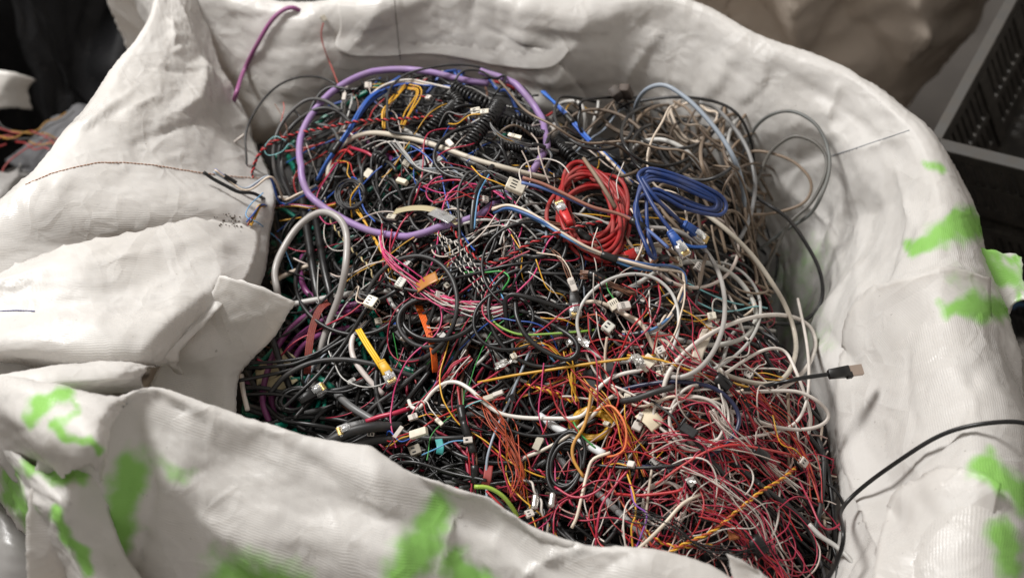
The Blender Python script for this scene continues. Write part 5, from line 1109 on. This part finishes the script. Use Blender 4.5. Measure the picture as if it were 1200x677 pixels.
# white cable tie heads, brass screw connectors
for k,(x,y) in enumerate([(628,588),(648,586)]):
    P=path([(x,y-8,.03),(x-2,y+8,.03)],.03,.002); V,F=tubeVF(P,.0038,10); props(mesh_obj('barrel_connector',V,F,MET),['left metal barrel connector above the near rim','right metal barrel connector above the near rim'][k],'connector')
A=Acc(); V,F=boxVF(W(722,110,.0),*basis(W(722,110,.0),W(728,118,-.02)),.011,.006,.006); A.add(V,F); props(A.obj('black_plug',pvc((.05,.04,.035),.6,'dull_black')),'dull black plug standing at the far edge of the heap','plug')
A=Acc(); V,F=boxVF(W(734,108,.0),*basis(W(734,108,.0),W(740,120,-.02)),.011,.005,.006); A.add(V,F); props(A.obj('black_plug',pvc((.07,.05,.04),.6,'dull_black2')),'brownish plug beside the dull black one at the far edge','plug')
# ------------------------------------------------------------------ the rest of the heap
PILE=np.array([(318,215),(322,165),(345,130),(400,100),(470,84),(540,82),(600,95),(650,118),(720,118),(800,118),(880,128),(905,150),(915,200),(905,250),(915,300),(905,350),(915,410),(940,440),(962,490),(985,560),(985,640),(975,720),(850,700),(690,655),(560,588),(400,535),(285,495),(284,440),(300,415),(335,355),(312,330),(322,260)],float)
def inside(q, poly=PILE):
    x,y=q[...,0],q[...,1]; c=np.zeros(x.shape,bool); j=len(poly)-1
    for i in range(len(poly)):
        xi,yi=poly[i]; xj,yj=poly[j]
        c^=((yi>y)!=(yj>y))&(x<(xj-xi)*(y-yi)/(yj-yi+1e-9)+xi); j=i
    return c
CEN=W(620,330,0)[:2]
def walk(px,py,length,rng,kcurl,kap=0.,o=0.,oamp=.01,step=.007,th=None,strict=True,damp=1.0):
    p=S(px,py,o)[:2].copy(); th=rng.uniform(0,2*math.pi) if th is None else th; n=int(length/step); k=kap; out=[]
    for i in range(n):
        out.append(p.copy()); k+=(kap-k)*.12+rng.normal()*kcurl; th+=k*step
        q=p+np.array([math.cos(th),math.sin(th)])*step
        if i%3==0 and not inside(proj(np.append(q,float(mound(q[0],q[1]))+o))[None])[0]:
            d=CEN-p; t2=math.atan2(d[1],d[0]); th+=.9*((t2-th+math.pi)%(2*math.pi)-math.pi)*.5
        p=q
    P=np.array(out); z=mound(P[:,0],P[:,1])
    m=max(4,int(length/.03)+2); nz=np.interp(np.linspace(0,1,n),np.linspace(0,1,m),rng.normal(size=m))
    for _ in range(5): nz[1:-1]=(nz[:-2]+2*nz[1:-1]+nz[2:])/4
    P3=np.column_stack([P,z+o+nz*oamp])
    ok=inside(proj(P3)) | ~strict if isinstance(strict,np.ndarray) else inside(proj(P3))
    # keep the longest run inside
    best=(0,0); s=None
    for i,v in enumerate(list(ok)+[False]):
        if v and s is None: s=i
        if not v and s is not None:
            if i-s>best[1]-best[0]: best=(s,i)
            s=None
    return P3[best[0]:best[1]]
def zpick(zone,rng):
    for _ in range(50):
        x=zone[0]+rng.normal()*zone[2]*.6; y=zone[1]+rng.normal()*zone[3]*.6
        if abs(x-zone[0])<zone[2]*1.1 and abs(y-zone[1])<zone[3]*1.1 and inside(np.array([[x,y]]))[0]: return x,y
    return zone[0],zone[1]
Z=dict(rb=(875,545,105,95),rm=(800,420,120,80),rl=(700,490,100,75),c=(580,250,140,110),cl=(470,300,110,110),lf=(360,360,60,130),bl=(430,480,120,55),bm=(610,560,110,70),tp=(470,150,120,60),br=(855,165,62,45),br2=(870,270,50,70),mr=(720,350,110,70),ctr=(560,380,120,60))
rngG=np.random.default_rng(99)
# (name, label, group, zone, n, mats, r mm range, length range m, curl, kappa, offset range, amp)
GEN=[
 ('thin_wire','thin red insulated wire winding through the lower right of the heap','thin red wires of the lower right','rb',62,[RED,CRI,CRI],(.45,.75),(.12,.3),14,0,(.010,.032),.010),
 ('thin_wire','thin white insulated wire winding through the lower right of the heap','thin white wires of the lower right','rb',42,[WTH,WHT,pvc((.45,.30,.26),.4,'blush_sheath')],(.45,.85),(.12,.32),14,0,(.010,.032),.010),
 ('thin_wire','thin red insulated wire in the right middle of the heap','thin red wires of the right middle','rm',22,[RED,CRI,CRI],(.6,1.0),(.08,.2),14,0,(.008,.026),.008),
 ('thin_wire','thin red insulated wire at the bottom centre of the heap','thin red wires of the bottom centre','rl',26,[RED,CRI],(.7,1.0),(.1,.25),12,0,(.008,.028),.010),
 ('thin_wire','thin yellow or orange insulated wire right of the heap centre','thin yellow and orange wires','rl',8,[YEL,ORG],(.6,.9),(.1,.2),10,0,(.008,.026),.008),
 ('thin_wire','thin off-white wire crossing the right of the heap','thin off-white wires of the right middle','rm',16,[WHT,CRM],(.9,1.4),(.1,.25),8,0,(.014,.03),.009),
 ('black_cable','black sheathed cable looping through the middle of the heap','black cables of the middle','c',36,[BLK,BLK,CHR],(1.0,2.2),(.15,.4),7,14,(.006,.026),.010),
 ('black_cable','black sheathed cable at the left of the heap centre','black cables left of the centre','cl',22,[BLK,CHR],(1.0,2.0),(.12,.3),6,8,(.004,.022),.009),
 ('black_cable','black sheathed cable among the lower left cables','black cables of the lower left','bl',22,[BLK,BLK,CHR],(1.6,3.2),(.12,.3),4,4,(.0,.020),.008),
 ('black_cable','black sheathed cable between the wires at the bottom centre','black cables of the bottom centre','bm',16,[BLK,CHR],(1.3,2.2),(.12,.3),6,6,(.0,.018),.008),
 ('black_cable','black sheathed cable in the right middle of the heap','black cables of the right middle','mr',20,[BLK,CHR],(1.2,2.0),(.12,.3),6,8,(.004,.022),.009),
 ('black_cable','black sheathed cable in the lower right of the heap','black cables of the lower right','rb',20,[BLK,BLK,CHR],(1.2,2.4),(.12,.3),6,4,(.004,.024),.009),
 ('grey_cable','grey sheathed cable in the middle of the heap','grey cables of the middle','c',18,[GRY,LGR,STL],(1.1,2.0),(.12,.3),6,6,(.004,.022),.009),
 ('grey_cable','pale grey sheathed cable in the right middle of the heap','pale grey cables of the right middle','rm',9,[LGR,TAU,CRM],(1.2,2.2),(.1,.25),6,8,(.004,.02),.008),
 ('teal_cable','thick teal cable deep in the left of the heap','thick teal cables','lf',24,[TEA,TEA,pvc((.0,.17,.12),.3,'teal_sheath2',dust=.05)],(2.4,3.4),(.1,.25),5,4,(-.022,-.002),.008),
 ('taupe_cable','dusty taupe cable in the tangle at the back right','dusty taupe cables of the back right','br',20,[TAU,TAD,TAU,CRM],(1.2,1.9),(.14,.36),6,16,(.01,.075),.018),
 ('taupe_cable','dusty taupe cable down the right side of the heap','dusty taupe cables of the right side','br2',14,[TAU,TAD,TAU],(1.2,2.0),(.12,.3),6,8,(.01,.06),.014),
 ('thin_wire','thin coloured wire scattered over the back of the heap','thin coloured wires of the back','tp',18,[RED,YEL,WHT,CRI,BLU,BRN,PNK],(.5,.9),(.07,.18),16,0,(.012,.034),.010),
 ('black_cable','black sheathed cable over the back crest of the heap','black cables of the back crest','tp',20,[BLK,CHR],(1.2,2.0),(.12,.3),6,12,(.006,.030),.012),
 ('thin_wire','thin coloured wire scattered over the middle of the heap','thin coloured wires of the middle','ctr',16,[CRI,WHT,BLU,PNK,YEL,GRN,RED],(.5,.9),(.08,.2),14,0,(.010,.028),.008),
 ('thin_wire','thin coloured or pale wire snaking over the black cables of the centre','thin wires over the centre','c',34,[CRI,WHT,LGR,PNK,WTH,RED,BLU,BRN,YEL],(.5,.95),(.1,.26),11,0,(.016,.034),.009),
 ('thin_wire','thin pale wire among the cables left of the centre','thin pale wires left of the centre','cl',16,[WTH,LGR,CRI,YEL],(.5,.9),(.1,.24),10,0,(.014,.03),.008),
]
def gen_one(spec, rng, dz=0.):
    name,label,grp,zn,n,mats,rr_,ln,curl,kap,orr,amp=spec
    for _ in range(20):
        x,y=zpick(Z[zn],rng); k=kap*rng.normal() if kap else 0
        th=None
        if zn=='rb' : th=rng.choice([0,math.pi])+rng.normal()*.8-.7
        if zn in('rl','rm'): th=rng.choice([0,math.pi])+rng.normal()*.9-.6
        P=walk(x,y,rng.uniform(*ln),rng,curl,k,rng.uniform(*orr)+dz,amp,th=th)
        if len(P)>=7: return catmull(P,step=.0045), rng.uniform(*rr_)*.001, int(rng.integers(len(mats)))
    return None
for spec in GEN:
    for _ in range(spec[4]):
        g=gen_one(spec,rngG)
        if g is None: continue
        P,r,mi=g; V,F=tubeVF(P,r,7 if r<.0015 else 8)
        props(mesh_obj(spec[0],V,F,spec[5][mi]),spec[1],'wire' if spec[0]=='thin_wire' else 'cable',spec[2])
for i,(lb,pp,n,ms,sp) in enumerate([
 ('bundle of pink and white wires fanning down in the lower right',[(800,545),(830,560),(862,585),(890,612),(905,650)],12,[CRI,WTH,WHT,CRI],.005),
 ('bundle of white wires combed together in the lower right',[(838,478),(850,500),(872,520),(900,540),(930,575)],9,[WHT,WTH],.004),
 ('bundle of crimson wires sweeping along the right edge',[(880,455),(905,480),(930,510),(948,545),(955,590)],9,[CRI,RED,ORG],.004),
 ('bundle of red wires bunched at the very bottom right',[(820,600),(850,612),(880,632),(905,660),(915,690)],10,[RED,CRI,BLK],.005),
 ('bundle of red and white wires running level in the lower right',[(760,520),(795,512),(830,520),(870,525),(905,545)],10,[CRI,WTH,RED],.005),
 ('bundle of red wires crossing down from the middle right',[(775,400),(800,425),(835,440),(868,470),(890,500)],9,[CRI,RED,BLK],.004),
 ('bundle of thin black wires lying across the bottom right',[(740,600),(780,615),(820,640),(860,645),(900,640)],9,[BLK,CHR],.004)]):
    bundle(lb,pp,n,.55,ms,o=.034,spread=sp*1.2,seed=60+i,bands=(.5,) if i%2 else ())
# wide loose loops standing proud of the heap
rl_=np.random.default_rng(404)
def loops(n,label,group,name,mats,box,rr,rad,lift,o0,flat=.6):
    for i in range(n):
        cx,cy=rl_.uniform(box[0],box[2]),rl_.uniform(box[1],box[3]); rx=rl_.uniform(*rad); ry=rx*rl_.uniform(flat,1.1); a0=rl_.uniform(0,6.28); sp=rl_.uniform(3.6,7.2); ro=rl_.uniform(-.6,.6); k=int(sp/.42); L=rl_.uniform(*lift); pts=[]
        dx,dy=rl_.normal()*rx*.35,rl_.normal()*ry*.35
        for j in range(k+1):
            t=j/k; a=a0+t*sp; x,y=math.cos(a)*rx*(1+.12*math.sin(3*t+i)),math.sin(a)*ry; X=cx+x*math.cos(ro)-y*math.sin(ro)+dx*t; Y=cy+x*math.sin(ro)+y*math.cos(ro)+dy*t
            pts.append((X,Y,o0+L*math.sin(math.pi*t)**.7))
        pts=[q for q in pts if inside(np.array([[q[0],q[1]]]))[0] or q[0]>650 and q[0]<960 and q[1]>112 and q[1]<540]
        if len(pts)<5: continue
        P=path(pts); r=rl_.uniform(*rr)*.001; V,F=tubeVF(P,r,9); props(mesh_obj(name,V,F,mats[i%len(mats)]),label,'cable',group)
loops(5,'pale grey or white cable in a wide loose loop over the right half','pale cables in wide loops at the right','looping_cable',[LGR,WHT,pvc((.36,.34,.32),.35,'pale_grey_sheath'),WTH],(700,290,880,460),(1.5,2.5),(55,100),(.015,.03),.018)
loops(10,'dark grey or black cable in a tall loose arch at the back right','dark cables in loose arches at the back right','looping_cable',[CHR,BLK,TAU,TAD],(700,130,850,170),(1.6,2.2),(35,70),(.02,.07),.01)
loops(8,'taupe or grey cable in a wide loose loop at the back right','taupe cables in wide loops at the back right','looping_cable',[TAU,LGR,TAU,TAD],(860,150,910,260),(1.4,2.2),(35,65),(.03,.08),.02)
loops(14,'black cable in a wide loose loop over the middle of the heap','black cables in wide loops in the middle','looping_cable',[BLK,BLK,CHR],(430,160,680,380),(1.5,2.6),(28,70),(.01,.022),.018)
# small white connectors on short leads strewn among the wires
rc=np.random.default_rng(17)
for i in range(34):
    x,y=zpick(Z[['rm','rl','c','cl','ctr','tp','bl','mr'][i%8]],rc); o=rc.uniform(.016,.034); a=S(x,y,o); b=a+np.array([rc.normal(),rc.normal(),rc.normal()*.4])
    e=empty('small_connector',a); props(e,'small loose white connector on thin leads strewn among the wires','connector',group='small white connectors strewn on the heap')
    housing(e,a,b,rc.uniform(.005,.010),rc.uniform(.004,.008),.0045,[WHT,WPL,LGR][i%3],int(rc.integers(2,5)))
    ax,ay,az=basis(a,b)
    for k in (-1,1):
        P=catmull([a+ay*k*.0018,a-ax*.012+ay*k*.003,a-ax*.028+ay*k*.006*rc.normal()-az*.008,a-ax*.045+ay*rc.normal()*.01-az*.025],step=.004); V,F=tubeVF(P,.0006,6); mesh_obj('lead',V,F,[RED,BLK,WHT,YEL][int(rc.integers(4))],e)
# everything below: one uncountable mass
ALLM=[WTH,BLK,CHR,GRY,LGR,WHT,CRM,RED,CRI,ORG,BRN,TAU,TAD,YEL,BLU,TEA,PUR,RUS,PNK]
idx={m.name:i for i,m in enumerate(ALLM)}
mass=Acc(); rngM=np.random.default_rng(321)
MASS=[('rb',140,[RED,CRI,WTH,CRI,WTH,BLK],(.5,.9),(.1,.28),14,0,(-.026,.012),.008),('rb',60,[BLK,BLK,CHR],(1.2,2.4),(.1,.28),6,0,(-.035,-.005),.008),
 ('rm',120,[RED,BLK,WTH,CRI,BLK,BLK,BLK,TAU],(.6,1.3),(.08,.22),10,0,(-.026,.004),.008),('rl',120,[RED,BLK,BLK,BLK,CRI,BLK,WTH,RUS],(.6,1.3),(.08,.22),10,0,(-.034,-.004),.008),
 ('c',130,[BLK,BLK,GRY,BLK,BLK,BLK],(1.1,2.4),(.12,.35),6,10,(-.034,-.002),.009),('cl',90,[BLK,CHR,GRY,BLK,BRN],(1.1,2.4),(.12,.3),6,6,(-.03,.004),.008),
 ('lf',50,[TEA,BLK,BLK,PUR,TEA],(2.0,3.6),(.12,.3),4,3,(-.035,-.012),.006),('bl',90,[BLK,CHR,BLK,GRY],(1.4,3.4),(.12,.3),4,3,(-.035,.0),.007),
 ('bm',100,[BLK,BLK,CHR,CRI,BLK,GRY],(1.0,2.4),(.1,.28),6,3,(-.035,.002),.008),('tp',80,[BLK,BLK,GRY,BLK,BLK,RED,BLU],(.8,2.1),(.1,.28),8,6,(-.034,.004),.010),
 ('br',26,[TAU,TAD,TAU,CHR,LGR],(1.1,1.9),(.14,.36),6,12,(-.02,.05),.014),('br2',38,[TAU,TAD,CHR,TAU],(1.2,2.2),(.12,.3),6,6,(-.02,.04),.010),
 ('mr',100,[BLK,BLK,GRY,BLK,CRI,BRN],(1.0,2.2),(.1,.28),6,6,(-.034,.0),.008),('ctr',100,[BLK,BLK,CRI,BLK,BRN,BLK],(.7,2.2),(.1,.26),8,4,(-.036,-.002),.008)]
for zn,n,mats,rr_,ln,curl,kap,orr,amp in MASS:
    for _ in range(n):
        g=gen_one((0,0,0,zn,0,mats,rr_,ln,curl,kap,orr,amp),rngM)
        if g is None: continue
        P,r,mi=g; V,F=tubeVF(P[::1],r,6); mass.add(V,F,[i for i,m in enumerate(ALLM) if m is mats[mi]][0])
props(mass.obj('wire_tangle',ALLM),'dense mass of mixed thin wires and black cables filling the heap','tangle',kind='stuff')
# dirt crumbs on the left flap
A=Acc(); r=np.random.default_rng(8)
for i in range(45):
    x,y=272+r.normal()*12,260+r.normal()*4; s=r.uniform(.0003,.0011); p=hit(x,y,s*.5)
    V,F=boxVF(p,(1,0,0),(0,1,0),(0,0,1),s,s*.8,s*.7); A.add(V,F)
props(A.obj('dirt_crumbs',pvc((.05,.035,.025),.9,'dirt')),'dark dirt crumbs scattered on the white flap','dirt',kind='stuff')
# ------------------------------------------------------------------ light, camera
w = bpy.data.worlds.new('World'); SC.world = w; w.use_nodes = True
bg = w.node_tree.nodes['Background']; bg.inputs[0].default_value = (1.0,.93,.865,1); bg.inputs[1].default_value = .50
def area(name, loc, tgt, size, power, col):
    l = bpy.data.lights.new(name,'AREA'); l.shape='RECTANGLE'; l.size=size[0]; l.size_y=size[1]; l.energy=power; l.color=col
    o = bpy.data.objects.new(name,l); COL.objects.link(o); o.location=loc
    o.rotation_euler=(Vector(tgt)-Vector(loc)).to_track_quat('-Z','Y').to_euler(); return o
area('window_light',(-1.5,.95,2.45),(0,0,0),(.8,.7),138,(1.0,.985,.965))
cd = bpy.data.cameras.new('camera'); co = bpy.data.objects.new('camera',cd); COL.objects.link(co)
co.location = CAM; co.rotation_euler = Vector(FW).to_track_quat('-Z','Y').to_euler()
cd.sensor_width=36; cd.lens = FPX*36/1200; cd.clip_start=.01; cd.clip_end=100
cd.dof.use_dof=True; cd.dof.focus_distance=1.46; cd.dof.aperture_fstop=3.6; cd.dof.aperture_blades=9
SC.camera = co
SC.view_settings.view_transform='Standard'; SC.view_settings.look='None'; SC.view_settings.exposure=0; SC.view_settings.gamma=1
SC.render.engine='CYCLES'
try:
    SC.cycles.use_denoising=True; SC.cycles.max_bounces=6; SC.cycles.transparent_max_bounces=8; SC.cycles.caustics_reflective=False; SC.cycles.caustics_refractive=False
except Exception: pass
